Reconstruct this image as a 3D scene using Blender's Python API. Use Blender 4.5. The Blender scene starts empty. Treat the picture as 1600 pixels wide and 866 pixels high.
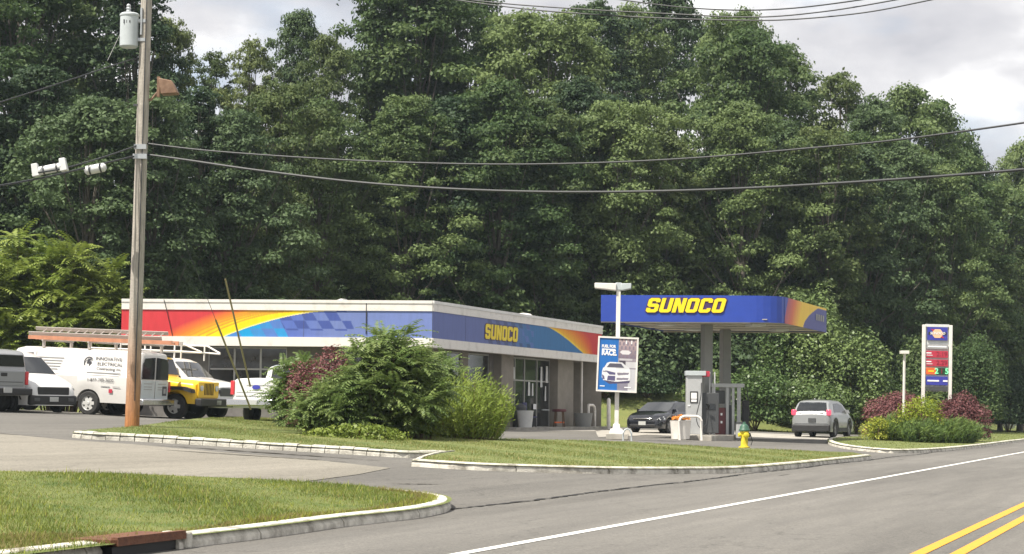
import bpy, bmesh, math, random
import numpy as np
from mathutils import Vector, Matrix
from mathutils.geometry import delaunay_2d_cdt
R = math.radians
sc = bpy.context.scene
col = sc.collection
rng = random.Random(7)
npr = np.random.RandomState(7)

# ------------------------------------------------------------------ camera
F = 3000.0 / 1600.0 * 36.0
CAM = Vector((0, 0, 1.2))
PITCH, ROLL = R(4.015), R(0.6)
cd = bpy.data.cameras.new('camera'); cam = bpy.data.objects.new('camera', cd); col.objects.link(cam)
cd.lens = F; cd.sensor_width = 36; cd.clip_end = 3000; cd.clip_start = 0.1
MC = Matrix.Rotation(R(90) + PITCH, 4, 'X') @ Matrix.Rotation(ROLL, 4, 'Z')
MC = Matrix.Translation(CAM) @ MC
cam.matrix_world = MC
sc.camera = cam

# ------------------------------------------------------------------ light
SUN = Vector((-0.38, -0.33, 0.86)).normalized()
w = bpy.data.worlds.new('World'); sc.world = w; w.use_nodes = True
nt = w.node_tree; nt.nodes.clear()
N = nt.nodes.new; LK = nt.links.new
out = N('ShaderNodeOutputWorld'); bg = N('ShaderNodeBackground'); bg.inputs[1].default_value = 0.1
sky = N('ShaderNodeTexSky'); sky.sky_type = 'NISHITA'; sky.sun_disc = False
sky.sun_elevation = math.asin(SUN.z); sky.sun_rotation = math.atan2(SUN.x, SUN.y)
tc = N('ShaderNodeTexCoord'); mp = N('ShaderNodeMapping'); mp.inputs['Scale'].default_value = (1, 1, 2.2)
mp.inputs['Location'].default_value = (0.31, 0.1, 0.0)
n1 = N('ShaderNodeTexNoise'); n1.inputs['Scale'].default_value = 5.0; n1.inputs['Detail'].default_value = 6; n1.inputs['Roughness'].default_value = 0.5
n2 = N('ShaderNodeTexNoise'); n2.inputs['Scale'].default_value = 11.0; n2.inputs['Detail'].default_value = 6; n2.inputs['Distortion'].default_value = 0.1
r1 = N('ShaderNodeValToRGB'); r1.color_ramp.elements[0].position = 0.22; r1.color_ramp.elements[1].position = 0.42
r2 = N('ShaderNodeValToRGB')
e = r2.color_ramp.elements; e[0].position = 0.36; e[0].color = (4.0, 4.0, 4.3, 1); e[1].position = 0.68; e[1].color = (9.0, 8.9, 8.8, 1)
m_ = r2.color_ramp.elements.new(0.52); m_.color = (5.4, 5.35, 5.5, 1)
mx = N('ShaderNodeMix'); mx.data_type = 'RGBA'
LK(tc.outputs['Generated'], mp.inputs[0]); LK(mp.outputs[0], n1.inputs[0]); LK(mp.outputs[0], n2.inputs[0])
LK(n1.outputs[0], r1.inputs[0]); LK(n2.outputs[0], r2.inputs[0]); LK(r1.outputs[0], mx.inputs[0])
LK(sky.outputs[0], mx.inputs[6]); LK(r2.outputs[0], mx.inputs[7]); LK(mx.outputs[2], bg.inputs[0]); LK(bg.outputs[0], out.inputs[0])
sd = bpy.data.lights.new('sun', 'SUN'); sd.energy = 5.0; sd.angle = R(0.6); sd.color = (1.0, 0.94, 0.84)
so = bpy.data.objects.new('sun', sd); col.objects.link(so); so.rotation_euler = SUN.to_track_quat('Z', 'Y').to_euler()
so.location = (0, 0, 60)
sc.view_settings.view_transform = 'Standard'; sc.view_settings.look = 'None'
sc.view_settings.exposure = 0.66; sc.view_settings.gamma = 1
sc.render.engine = 'CYCLES'
sc.cycles.max_bounces = 5; sc.cycles.diffuse_bounces = 3; sc.cycles.transparent_max_bounces = 4

# ------------------------------------------------------------------ terrain and rays
TH = math.atan(1085 / 3000.0); CT, ST = math.cos(TH), math.sin(TH)
def sD(x, y): return x * ST + y * CT, -x * CT + y * ST
def XY(s, D): return s * ST - D * CT, s * CT + D * ST
YB = [(-90, 78), (-20, 80), (-15, 84), (-8, 95), (2, 98), (10, 100), (16, 103), (24, 114), (40, 160), (60, 232), (90, 330)]
def yb(x): return float(np.interp(x, [a for a, b in YB], [b for a, b in YB]))
def T(x, y):
    s, D = sD(x, y)
    a = float(np.interp(s, [50, 72], [0.042, 0.0255]))
    d = D - 9.0
    if d < -1: z = 0.0
    elif d < 1: z = a * (d + 1) ** 2 / 4
    else: z = a * min(d, 40)
    k = y - yb(x)
    if k > 0: z += 0.28 * min(k, 50) * min(1.0, k / 4)
    return z
def ray(px, py, Y):
    d = Vector(((px - 800) / 3000.0, -(py - 433) / 3000.0, -1.0))
    d = MC.to_3x3() @ d
    return CAM + d * (Y / d.y)
def G(px, py):
    lo, hi = 3.0, 400.0
    Y = lo; prev = lo
    while Y < hi:
        p = ray(px, py, Y)
        if p.z < T(p.x, p.y): break
        prev = Y; Y *= 1.01
    a, b = prev, Y
    for _ in range(30):
        m = (a + b) / 2; p = ray(px, py, m)
        if p.z < T(p.x, p.y): b = m
        else: a = m
    p = ray(px, py, a); return Vector((p.x, p.y, T(p.x, p.y)))

# ------------------------------------------------------------------ materials
def mat(name, color, rough=0.6, metal=0.0, var=0.0, vscale=3.0, bump=0.0, bscale=60.0, col2=None, coat=0.0, coord='Object', spec=0.5, contrast=(0.35, 0.65), emis=None):
    m = bpy.data.materials.new(name); m.use_nodes = True
    t = m.node_tree; b = t.nodes['Principled BSDF']
    b.inputs['Base Color'].default_value = (*color, 1); b.inputs['Roughness'].default_value = rough; b.inputs['Metallic'].default_value = metal
    b.inputs['Coat Weight'].default_value = coat; b.inputs['Specular IOR Level'].default_value = spec
    tcn = t.nodes.new('ShaderNodeTexCoord')
    if var or col2:
        nz = t.nodes.new('ShaderNodeTexNoise'); nz.inputs['Scale'].default_value = vscale; nz.inputs['Detail'].default_value = 8; nz.inputs['Roughness'].default_value = 0.62
        cr = t.nodes.new('ShaderNodeValToRGB'); cr.color_ramp.elements[0].position = contrast[0]; cr.color_ramp.elements[1].position = contrast[1]
        c2 = col2 if col2 else tuple(min(1, c * (1 + var)) for c in color)
        c1 = color if col2 else tuple(c * (1 - var) for c in color)
        cr.color_ramp.elements[0].color = (*c1, 1); cr.color_ramp.elements[1].color = (*c2, 1)
        t.links.new(tcn.outputs[coord], nz.inputs['Vector']); t.links.new(nz.outputs[0], cr.inputs[0]); t.links.new(cr.outputs[0], b.inputs['Base Color'])
    if bump:
        nb = t.nodes.new('ShaderNodeTexNoise'); nb.inputs['Scale'].default_value = bscale; nb.inputs['Detail'].default_value = 4
        bp = t.nodes.new('ShaderNodeBump'); bp.inputs['Strength'].default_value = bump; bp.inputs['Distance'].default_value = 0.02
        t.links.new(tcn.outputs[coord], nb.inputs['Vector']); t.links.new(nb.outputs[0], bp.inputs['Height']); t.links.new(bp.outputs[0], b.inputs['Normal'])
    if emis:
        b.inputs['Emission Color'].default_value = (*emis[:3], 1); b.inputs['Emission Strength'].default_value = emis[3]
    return m
def leafmat(name, c1, c2, vscale=0.35, trans=0.25, fine=6.0, rough=0.6, spec=0.28):
    m = bpy.data.materials.new(name); m.use_nodes = True
    t = m.node_tree; b = t.nodes['Principled BSDF']; o = t.nodes['Material Output']
    b.inputs['Roughness'].default_value = rough; b.inputs['Specular IOR Level'].default_value = spec
    geo = t.nodes.new('ShaderNodeNewGeometry'); oi = t.nodes.new('ShaderNodeObjectInfo')
    nz = t.nodes.new('ShaderNodeTexNoise'); nz.inputs['Scale'].default_value = vscale; nz.inputs['Detail'].default_value = 3
    t.links.new(geo.outputs['Position'], nz.inputs['Vector'])
    m1 = t.nodes.new('ShaderNodeMath'); m1.operation = 'MULTIPLY_ADD'; m1.inputs[1].default_value = 0.45; m1.inputs[2].default_value = -0.22
    t.links.new(oi.outputs['Random'], m1.inputs[0])
    m2 = t.nodes.new('ShaderNodeMath'); m2.operation = 'MULTIPLY_ADD'; m2.inputs[1].default_value = 0.35; m2.inputs[2].default_value = -0.17
    t.links.new(geo.outputs['Random Per Island'], m2.inputs[0])
    a1 = t.nodes.new('ShaderNodeMath'); a1.operation = 'ADD'; t.links.new(nz.outputs[0], a1.inputs[0]); t.links.new(m1.outputs[0], a1.inputs[1])
    a2 = t.nodes.new('ShaderNodeMath'); a2.operation = 'ADD'; t.links.new(a1.outputs[0], a2.inputs[0]); t.links.new(m2.outputs[0], a2.inputs[1])
    cr = t.nodes.new('ShaderNodeValToRGB'); cr.color_ramp.elements[0].position = 0.25; cr.color_ramp.elements[1].position = 0.8
    cr.color_ramp.elements[0].color = (*c1, 1); cr.color_ramp.elements[1].color = (*c2, 1)
    t.links.new(a2.outputs[0], cr.inputs[0]); t.links.new(cr.outputs[0], b.inputs['Base Color'])
    tr = t.nodes.new('ShaderNodeBsdfTranslucent'); t.links.new(cr.outputs[0], tr.inputs[0])
    mxs = t.nodes.new('ShaderNodeMixShader'); mxs.inputs[0].default_value = trans
    t.links.new(b.outputs[0], mxs.inputs[1]); t.links.new(tr.outputs[0], mxs.inputs[2]); t.links.new(mxs.outputs[0], o.inputs[0])
    return m
def printmat(name, rough=0.5):
    m = bpy.data.materials.new(name); m.use_nodes = True
    t = m.node_tree; b = t.nodes['Principled BSDF']; b.inputs['Roughness'].default_value = rough
    a = t.nodes.new('ShaderNodeAttribute'); a.attribute_name = 'ink'
    nz = t.nodes.new('ShaderNodeTexNoise'); nz.inputs['Scale'].default_value = 3; nz.inputs['Detail'].default_value = 6
    tcn = t.nodes.new('ShaderNodeTexCoord'); mpn = t.nodes.new('ShaderNodeMapping'); mpn.inputs['Scale'].default_value = (2.5, 2.5, 0.5)
    t.links.new(tcn.outputs['Object'], mpn.inputs[0]); t.links.new(mpn.outputs[0], nz.inputs[0])
    cr = t.nodes.new('ShaderNodeValToRGB'); cr.color_ramp.elements[0].color = (0.9, 0.9, 0.88, 1); cr.color_ramp.elements[0].position = 0.3; cr.color_ramp.elements[1].position = 0.62
    t.links.new(nz.outputs[0], cr.inputs[0])
    mm = t.nodes.new('ShaderNodeMix'); mm.data_type = 'RGBA'; mm.blend_type = 'MULTIPLY'; mm.inputs[0].default_value = 1
    t.links.new(a.outputs['Color'], mm.inputs[6]); t.links.new(cr.outputs[0], mm.inputs[7])
    t.links.new(mm.outputs[2], b.inputs['Base Color'])
    return m
def roadmat(name, c, c2, crack=0.3, streak=None):
    m = bpy.data.materials.new(name); m.use_nodes = True
    t = m.node_tree; b = t.nodes['Principled BSDF']; b.inputs['Roughness'].default_value = 0.88; b.inputs['Specular IOR Level'].default_value = 0.25
    g = t.nodes.new('ShaderNodeNewGeometry')
    def noise(s, d, sx=None, rgh=0.6):
        n = t.nodes.new('ShaderNodeTexNoise'); n.inputs['Scale'].default_value = s; n.inputs['Detail'].default_value = d; n.inputs['Roughness'].default_value = rgh
        if sx:
            mp0 = t.nodes.new('ShaderNodeMapping'); mp0.inputs['Rotation'].default_value = (0, 0, -(math.pi / 2 - TH)); mpn = t.nodes.new('ShaderNodeMapping'); mpn.inputs['Scale'].default_value = sx
            t.links.new(g.outputs['Position'], mp0.inputs[0]); t.links.new(mp0.outputs[0], mpn.inputs[0]); t.links.new(mpn.outputs[0], n.inputs[0])
        else: t.links.new(g.outputs['Position'], n.inputs[0])
        return n
    def ramp(n, p0, p1, a, bb):
        r = t.nodes.new('ShaderNodeValToRGB'); r.color_ramp.elements[0].position = p0; r.color_ramp.elements[1].position = p1
        r.color_ramp.elements[0].color = (*a, 1); r.color_ramp.elements[1].color = (*bb, 1); t.links.new(n.outputs[0], r.inputs[0]); return r
    def mul(a, b_):
        x = t.nodes.new('ShaderNodeMix'); x.data_type = 'RGBA'; x.blend_type = 'MULTIPLY'; x.inputs[0].default_value = 1
        t.links.new(a, x.inputs[6]); t.links.new(b_, x.inputs[7]); return x.outputs[2]
    base = ramp(noise(0.6, 7, (0.10, 1.0, 1)), 0.32, 0.68, c, c2)
    agg = ramp(noise(34, 4, None, .75), 0.3, 0.7, (0.62, 0.62, 0.62), (1.34, 1.32, 1.28))
    med = ramp(noise(3.0, 8, (0.08, 1, 1), .7), 0.3, 0.7, (0.86, 0.86, 0.87), (1.1, 1.1, 1.09))
    grain = ramp(noise(11, 6, None, .8), 0.32, 0.68, (0.80, 0.80, 0.80), (1.18, 1.17, 1.15))
    o = mul(mul(mul(base.outputs[0], agg.outputs[0]), med.outputs[0]), grain.outputs[0])
    v = t.nodes.new('ShaderNodeTexVoronoi'); v.feature = 'DISTANCE_TO_EDGE'; v.inputs['Scale'].default_value = 0.35
    nd = noise(1.5, 5); av = t.nodes.new('ShaderNodeVectorMath'); av.operation = 'ADD'
    t.links.new(g.outputs['Position'], av.inputs[0]); t.links.new(nd.outputs['Color'], av.inputs[1]); t.links.new(av.outputs[0], v.inputs['Vector'])
    cr = ramp(v, 0.0, 0.008, (1 - crack,) * 3, (1, 1, 1))
    o = mul(o, cr.outputs[0])
    t.links.new(o, b.inputs['Base Color'])
    bp = t.nodes.new('ShaderNodeBump'); bp.inputs['Strength'].default_value = 0.4; bp.inputs['Distance'].default_value = 0.01
    t.links.new(noise(70, 3).outputs[0], bp.inputs['Height']); t.links.new(bp.outputs[0], b.inputs['Normal'])
    return m

M = {}
M['road'] = roadmat('road_asphalt', (0.128, 0.124, 0.117), (0.185, 0.179, 0.168))
M['lot'] = roadmat('lot_asphalt', (0.122, 0.118, 0.111), (0.168, 0.162, 0.151), 0.35)
M['drive'] = roadmat('driveway_asphalt', (0.20, 0.188, 0.162), (0.27, 0.254, 0.22), 0.2)
M['concrete'] = mat('concrete', (0.34, 0.32, 0.28), 0.85, var=0.25, vscale=1.5, bump=0.3)
M['kerb'] = mat('painted_kerb', (0.26, 0.24, 0.20), 0.85, col2=(0.66, 0.63, 0.55), vscale=3.5, contrast=(0.34, 0.56), bump=0.5, bscale=25)
M['block'] = mat('granite_block', (0.33, 0.315, 0.27), 0.85, col2=(0.58, 0.56, 0.49), vscale=6, bump=0.7, bscale=30)
M['lawn'] = mat('lawn_soil', (0.06, 0.10, 0.015), 0.95, col2=(0.17, 0.18, 0.05), vscale=1.3, contrast=(0.3, 0.7), coord='Object', bump=0.6, bscale=30)
M['hill'] = mat('woodland_floor', (0.02, 0.03, 0.012), 0.95, col2=(0.05, 0.055, 0.022), vscale=0.7)
M['bank'] = mat('mown_bank', (0.085, 0.125, 0.028), 0.95, col2=(0.18, 0.185, 0.055), vscale=0.6, contrast=(0.3, 0.7), bump=0.5, bscale=20)
M['white_line'] = mat('white_road_paint', (0.36, 0.35, 0.32), 0.7, col2=(0.74, 0.73, 0.69), contrast=(0.32, 0.44), vscale=14, bump=0.2)
M['yellow_line'] = mat('yellow_road_paint', (0.30, 0.21, 0.08), 0.7, col2=(0.70, 0.31, 0.022), contrast=(0.34, 0.46), vscale=16)
M['tar'] = mat('tar', (0.02, 0.019, 0.018), 0.8)
M['grass'] = leafmat('grass_blades', (0.05, 0.10, 0.012), (0.22, 0.26, 0.055), 1.1, 0.3, rough=0.6)
M['grass2'] = leafmat('dry_grass_blades', (0.10, 0.15, 0.03), (0.27, 0.285, 0.09), 0.7, 0.3, rough=0.6)
M['wood'] = mat('weathered_pole_wood', (0.36, 0.33, 0.285), 0.85, var=0.25, vscale=9, bump=0.6, bscale=20)
M['wire'] = mat('wire', (0.03, 0.032, 0.035), 0.5)
M['steel'] = mat('galvanised_steel', (0.45, 0.47, 0.48), 0.45, metal=0.6, var=0.1)
M['grey_paint'] = mat('grey_enamel', (0.47, 0.51, 0.52), 0.45, var=0.06)
M['plastic_white'] = mat('white_plastic', (0.62, 0.63, 0.62), 0.5, var=0.08)
M['rust'] = mat('rusted_brown_metal', (0.16, 0.09, 0.055), 0.7, col2=(0.26, 0.16, 0.10), vscale=5)
M['white'] = mat('cream_white_trim', (0.60, 0.57, 0.52), 0.55, col2=(0.75, 0.72, 0.67), contrast=(.28, .5), vscale=2.2)
M['trim'] = mat('white_soffit_trim', (0.70, 0.69, 0.66), 0.55, var=0.08, vscale=1)
M['print'] = printmat('printed_fascia')
M['wall'] = mat('tan_stucco_wall', (0.25, 0.225, 0.19), 0.85, var=0.12, vscale=2, bump=0.2)
M['brick'] = mat('grey_block_wall', (0.16, 0.15, 0.14), 0.85, var=0.15, vscale=3)
M['roof'] = mat('flat_roof_felt', (0.07, 0.07, 0.07), 0.9, var=0.2)
M['glass'] = mat('dark_glass', (0.012, 0.014, 0.016), 0.04, spec=0.9)
M['glass2'] = mat('storefront_glass', (0.03, 0.032, 0.034), 0.08, spec=0.8, var=0.5, vscale=1.5)
M['alu'] = mat('aluminium_frame', (0.42, 0.41, 0.39), 0.4, metal=0.5)
M['blue'] = mat('canopy_blue', (0.024, 0.062, 0.36), 0.4, var=0.05)
M['yellow'] = mat('sign_yellow', (0.86, 0.66, 0.015), 0.4)
M['orange_dark'] = mat('letter_outline', (0.06, 0.03, 0.12), 0.5)
M['soffit'] = mat('canopy_soffit', (0.42, 0.385, 0.32), 0.6, var=0.08)
M['column'] = mat('canopy_column_paint', (0.25, 0.255, 0.25), 0.6, var=0.06)
M['white_paint'] = mat('vehicle_white_paint', (0.64, 0.64, 0.63), 0.3, coat=0.5, var=0.03, vscale=1)
M['van_white'] = mat('van_white_paint', (0.62, 0.605, 0.58), 0.38, coat=0.3, var=0.05, vscale=1)
M['jeep_yellow'] = mat('jeep_yellow_paint', (0.80, 0.50, 0.012), 0.35, coat=0.4)
M['silver'] = mat('silver_car_paint', (0.27, 0.28, 0.285), 0.32, metal=0.2, coat=0.5)
M['greytruck'] = mat('grey_truck_paint', (0.36, 0.365, 0.37), 0.35, metal=0.3, coat=0.4)
M['black_paint'] = mat('black_car_paint', (0.008, 0.009, 0.013), 0.2, coat=0.9)
M['black'] = mat('black_plastic', (0.02, 0.02, 0.021), 0.6)
M['rubber'] = mat('tyre_rubber', (0.028, 0.027, 0.026), 0.85, var=0.2, vscale=5)
M['rim'] = mat('alloy_rim', (0.6, 0.6, 0.58), 0.4, metal=0.15)
M['rimdark'] = mat('dark_rim', (0.2, 0.2, 0.2), 0.4, metal=0.2)
M['chrome'] = mat('chrome', (0.6, 0.6, 0.6), 0.2, metal=0.9)
M['redlight'] = mat('red_tail_lamp', (0.55, 0.02, 0.03), 0.2, coat=0.8)
M['redlit'] = mat('lit_brake_lamp', (0.6, 0.03, 0.06), 0.2, emis=(1, 0.08, 0.14, 0.8))
M['lamp'] = mat('clear_lamp', (0.5, 0.52, 0.53), 0.12, coat=0.9)
M['plate'] = mat('licence_plate', (0.42, 0.43, 0.42), 0.5)
M['ink'] = mat('dark_lettering', (0.06, 0.06, 0.07), 0.6)
M['inkpale'] = mat('pale_grey_lettering', (0.33, 0.33, 0.33), 0.6)
M['white_ink'] = mat('white_lettering', (0.82, 0.82, 0.82), 0.5)
M['ladder'] = mat('ladder_fibreglass', (0.48, 0.21, 0.12), 0.6, var=0.15)
M['ladder_alu'] = mat('ladder_aluminium', (0.5, 0.45, 0.4), 0.45, metal=0.4)
M['hyd_y'] = mat('hydrant_yellow', (0.62, 0.5, 0.03), 0.5, var=0.15, vscale=8)
M['hyd_g'] = mat('hydrant_green', (0.035, 0.10, 0.065), 0.5, var=0.1)
M['redsign'] = mat('price_red', (0.45, 0.03, 0.06), 0.5)
M['navy'] = mat('sign_navy', (0.04, 0.045, 0.33), 0.5)
M['led_g'] = mat('green_led_digit', (0.2, 0.9, 0.4), 0.5, emis=(0.25, 1, 0.45, 0.35))
M['led_r'] = mat('dim_red_digit', (0.23, 0.012, 0.03), 0.5)
M['screen'] = mat('digit_panel', (0.01, 0.05, 0.02), 0.4)
M['orange'] = mat('orange_panel', (0.75, 0.14, 0.03), 0.5)
M['flower'] = leafmat('orange_flowers', (0.6, 0.12, 0.02), (0.75, 0.35, 0.06), 6, 0.2)
M['bluefab'] = mat('blue_plastic_chair', (0.035, 0.035, 0.12), 0.6)
M['maroon'] = mat('maroon_panel', (0.12, 0.03, 0.035), 0.5)
M['dispgrey'] = mat('dispenser_grey', (0.42, 0.43, 0.43), 0.45, var=0.06)
M['darkgrey'] = mat('dark_grey_metal', (0.06, 0.063, 0.066), 0.5)
M['guard'] = mat('yellowed_guy_guard', (0.26, 0.23, 0.11), 0.6)
M['gateway'] = mat('drain_rust', (0.10, 0.04, 0.022), 0.8, col2=(0.17, 0.07, 0.035), vscale=12, bump=0.4)
M['dirt'] = mat('bare_dirt', (0.2, 0.13, 0.075), 0.95, var=0.3, vscale=3, bump=0.5)
M['bark'] = mat('bark', (0.12, 0.105, 0.085), 0.9, var=0.3, vscale=3, bump=0.5, bscale=8)
M['stem'] = mat('brown_stem', (0.13, 0.08, 0.045), 0.85)
M['leaf_a'] = leafmat('forest_leaves_mid', (0.062, 0.108, 0.036), (0.185, 0.245, 0.088), 0.16, 0.36)
M['leaf_b'] = leafmat('forest_leaves_dark', (0.034, 0.066, 0.030), (0.115, 0.17, 0.070), 0.18, 0.32)
M['leaf_c'] = leafmat('forest_leaves_warm', (0.070, 0.108, 0.036), (0.185, 0.225, 0.080), 0.2, 0.36)
M['leaf_v'] = leafmat('vine_leaves', (0.07, 0.12, 0.036), (0.165, 0.225, 0.075), 0.5, 0.2, rough=0.4)
M['sumac'] = leafmat('sumac_leaves', (0.115, 0.18, 0.05), (0.27, 0.33, 0.115), 0.9, 0.36, rough=0.42)
M['sumac_b'] = leafmat('sumac_bright', (0.115, 0.175, 0.025), (0.24, 0.29, 0.06), 0.6, 0.3, rough=0.45)
M['willow'] = leafmat('bright_narrow_leaves', (0.10, 0.165, 0.02), (0.25, 0.32, 0.055), 1.2, 0.35)
M['red_leaf'] = leafmat('dark_red_leaves', (0.10, 0.036, 0.038), (0.21, 0.085, 0.085), 2, 0.2)
M['gold_leaf'] = leafmat('gold_green_leaves', (0.2, 0.26, 0.02), (0.42, 0.42, 0.07), 2, 0.3)
M['bed_leaf'] = leafmat('green_blade_leaves', (0.075, 0.13, 0.03), (0.17, 0.24, 0.05), 1.5, 0.3)

# ------------------------------------------------------------------ mesh helpers
class MB:
    def __init__(s): s.v = []; s.f = []
    def add(s, vs, fs):
        o = len(s.v); s.v += [tuple(v) for v in vs]; s.f += [tuple(i + o for i in f) for f in fs]; return s
    def box(s, c, d, rz=0.0, top=1.0, rot=None):
        hx, hy, hz = d[0] / 2, d[1] / 2, d[2] / 2
        vs = [(-hx, -hy, -hz), (hx, -hy, -hz), (hx, hy, -hz), (-hx, hy, -hz), (-hx * top, -hy * top, hz), (hx * top, -hy * top, hz), (hx * top, hy * top, hz), (-hx * top, hy * top, hz)]
        m = rot if rot is not None else Matrix.Rotation(rz, 3, 'Z')
        vs = [Vector(c) + m @ Vector(v) for v in vs]
        return s.add(vs, [(0, 3, 2, 1), (4, 5, 6, 7), (0, 1, 5, 4), (1, 2, 6, 5), (2, 3, 7, 6), (3, 0, 4, 7)])
    def tube(s, pts, r, n=8, caps=True):
        pts = [Vector(p) for p in pts]; k = len(pts); rs = r if isinstance(r, (list, tuple)) else [r] * k
        vs = []; 
        for i, p in enumerate(pts):
            d = (pts[min(i + 1, k - 1)] - pts[max(i - 1, 0)]).normalized()
            a = d.cross(Vector((0, 0, 1)))
            if a.length < 1e-3: a = Vector((1, 0, 0))
            a.normalize(); b = a.cross(d)
            for j in range(n):
                t = 2 * math.pi * j / n; vs.append(p + (a * math.cos(t) + b * math.sin(t)) * rs[i])
        fs = [(i * n + j, i * n + (j + 1) % n, (i + 1) * n + (j + 1) % n, (i + 1) * n + j) for i in range(k - 1) for j in range(n)]
        if caps: fs += [tuple(range(n))[::-1], tuple((k - 1) * n + j for j in range(n))]
        return s.add(vs, fs)
    def lathe(s, prof, n=20, c=(0, 0, 0), axis='Z', caps=True):
        vs = []
        for (r, h) in prof:
            for j in range(n):
                t = 2 * math.pi * j / n; a, b = r * math.cos(t), r * math.sin(t)
                vs.append(Vector(c) + Vector((a, b, h) if axis == 'Z' else (a, h, b) if axis == 'Y' else (h, a, b)))
        k = len(prof)
        fs = [(i * n + j, i * n + (j + 1) % n, (i + 1) * n + (j + 1) % n, (i + 1) * n + j) for i in range(k - 1) for j in range(n)]
        if caps and prof[0][0] > 1e-4: fs.append(tuple(range(n))[::-1])
        if caps and prof[-1][0] > 1e-4: fs.append(tuple((k - 1) * n + j for j in range(n)))
        return s.add(vs, fs)
    def poly(s, pts): return s.add(pts, [tuple(range(len(pts)))])
    def prism(s, pts, off):
        off = Vector(off); n = len(pts); p = [Vector(q) for q in pts]
        return s.add(p + [q + off for q in p], [tuple(range(n))[::-1], tuple(range(n, 2 * n))] + [(i, (i + 1) % n, n + (i + 1) % n, n + i) for i in range(n)])
    def sph(s, c, rx, ry, rz, nu=12, nv=8):
        vs = []
        for i in range(nv + 1):
            t = math.pi * i / nv
            for j in range(nu):
                u = 2 * math.pi * j / nu
                vs.append((c[0] + rx * math.sin(t) * math.cos(u), c[1] + ry * math.sin(t) * math.sin(u), c[2] + rz * math.cos(t)))
        fs = [(i * nu + j, (i + 1) * nu + j, (i + 1) * nu + (j + 1) % nu, i * nu + (j + 1) % nu) for i in range(nv) for j in range(nu)]
        return s.add(vs, fs)
def mkmesh(name, mb, m, smooth=True):
    me = bpy.data.meshes.new(name); me.from_pydata(mb.v, [], mb.f)
    bm = bmesh.new(); bm.from_mesh(me)
    bmesh.ops.remove_doubles(bm, verts=bm.verts, dist=1e-5)
    bmesh.ops.recalc_face_normals(bm, faces=bm.faces); bm.to_mesh(me); bm.free()
    if smooth:
        me.polygons.foreach_set('use_smooth', [True] * len(me.polygons)); me.set_sharp_from_angle(angle=R(35))
    if m: me.materials.append(m)
    return me
def part(name, mb, m, parent=None, smooth=True, bevel=0.0, label=None, kind=None, loc=None):
    me = mb if isinstance(mb, bpy.types.Mesh) else mkmesh(name, mb, m, smooth)
    o = bpy.data.objects.new(name, me); col.objects.link(o)
    if parent is not None: o.parent = parent
    if loc is not None: o.location = loc
    if bevel:
        b = o.modifiers.new('bevel', 'BEVEL'); b.width = bevel; b.segments = 2; b.limit_method = 'ANGLE'; b.angle_limit = R(40)
    if label: o['label'] = label
    if kind: o['kind'] = kind
    return o
def tag(o, label, cat, group=None):
    o['label'] = label; o['category'] = cat
    if group: o['group'] = group
    return o
def thing(name, label, cat, loc=(0, 0, 0), rz=0.0, group=None):
    o = bpy.data.objects.new(name, None); col.objects.link(o); o.location = loc; o.rotation_euler = (0, 0, rz); o.empty_display_size = 0.3
    return tag(o, label, cat, group)
def struct(name, mb, m, smooth=False):
    o = part(name, mb, m, None, smooth); o['kind'] = 'structure'; return o
def copy_tree(src, loc, rz=0.0, scale=1.0, label=None, parent=None):
    c = src.copy(); col.objects.link(c)
    if parent is None:
        c.location = loc; c.rotation_euler = (0, 0, rz); c.scale = scale if isinstance(scale, tuple) else (scale,) * 3
        if label: c['label'] = label
    else: c.parent = parent
    for ch in src.children: copy_tree(ch, None, parent=c)
    return c
def text(name, s, size, m, parent, loc, rot, ext=0.004, shear=0.0, bold=0.0, sx=1.0, align='CENTER'):
    cu = bpy.data.curves.new(name, 'FONT'); cu.body = s; cu.size = size; cu.extrude = ext; cu.shear = shear; cu.offset = bold; cu.align_x = align; cu.align_y = 'CENTER'; cu.resolution_u = 3
    tmp = bpy.data.objects.new('tmp_text', cu)
    me = bpy.data.meshes.new_from_object(tmp); bpy.data.objects.remove(tmp); bpy.data.curves.remove(cu)
    me.materials.clear(); me.materials.append(m); me.name = name
    o = bpy.data.objects.new(name, me); col.objects.link(o); o.parent = parent; o.location = loc; o.rotation_euler = rot; o.scale = (sx, 1, 1)
    return o
GL = {'U': [(0, 6), (1.35, 6), (1.35, 1.3), (2.65, 1.3), (2.65, 6), (4, 6), (4, .7), (3.3, 0), (.7, 0), (0, .7)],
 'N': [(0, 0), (0, 6), (1.5, 6), (2.65, 2.8), (2.65, 6), (4, 6), (4, 0), (2.5, 0), (1.35, 3.2), (1.35, 0)],
 'C': [(4, 4.1), (4, 5.3), (3.3, 6), (.7, 6), (0, 5.3), (0, .7), (.7, 0), (3.3, 0), (4, .7), (4, 1.9), (2.65, 1.9), (2.65, 1.3), (1.35, 1.3), (1.35, 4.7), (2.65, 4.7), (2.65, 4.1)],
 'S': [(4, 4.2), (4, 5.3), (3.3, 6), (.7, 6), (0, 5.3), (0, 3.0), (.7, 2.3), (2.65, 2.3), (2.65, 1.3), (1.35, 1.3), (1.35, 1.9), (0, 1.9), (0, .7), (.7, 0), (3.3, 0), (4, .7), (4, 2.95), (3.3, 3.65), (1.35, 3.65), (1.35, 4.7), (2.65, 4.7), (2.65, 4.2)]}
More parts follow.
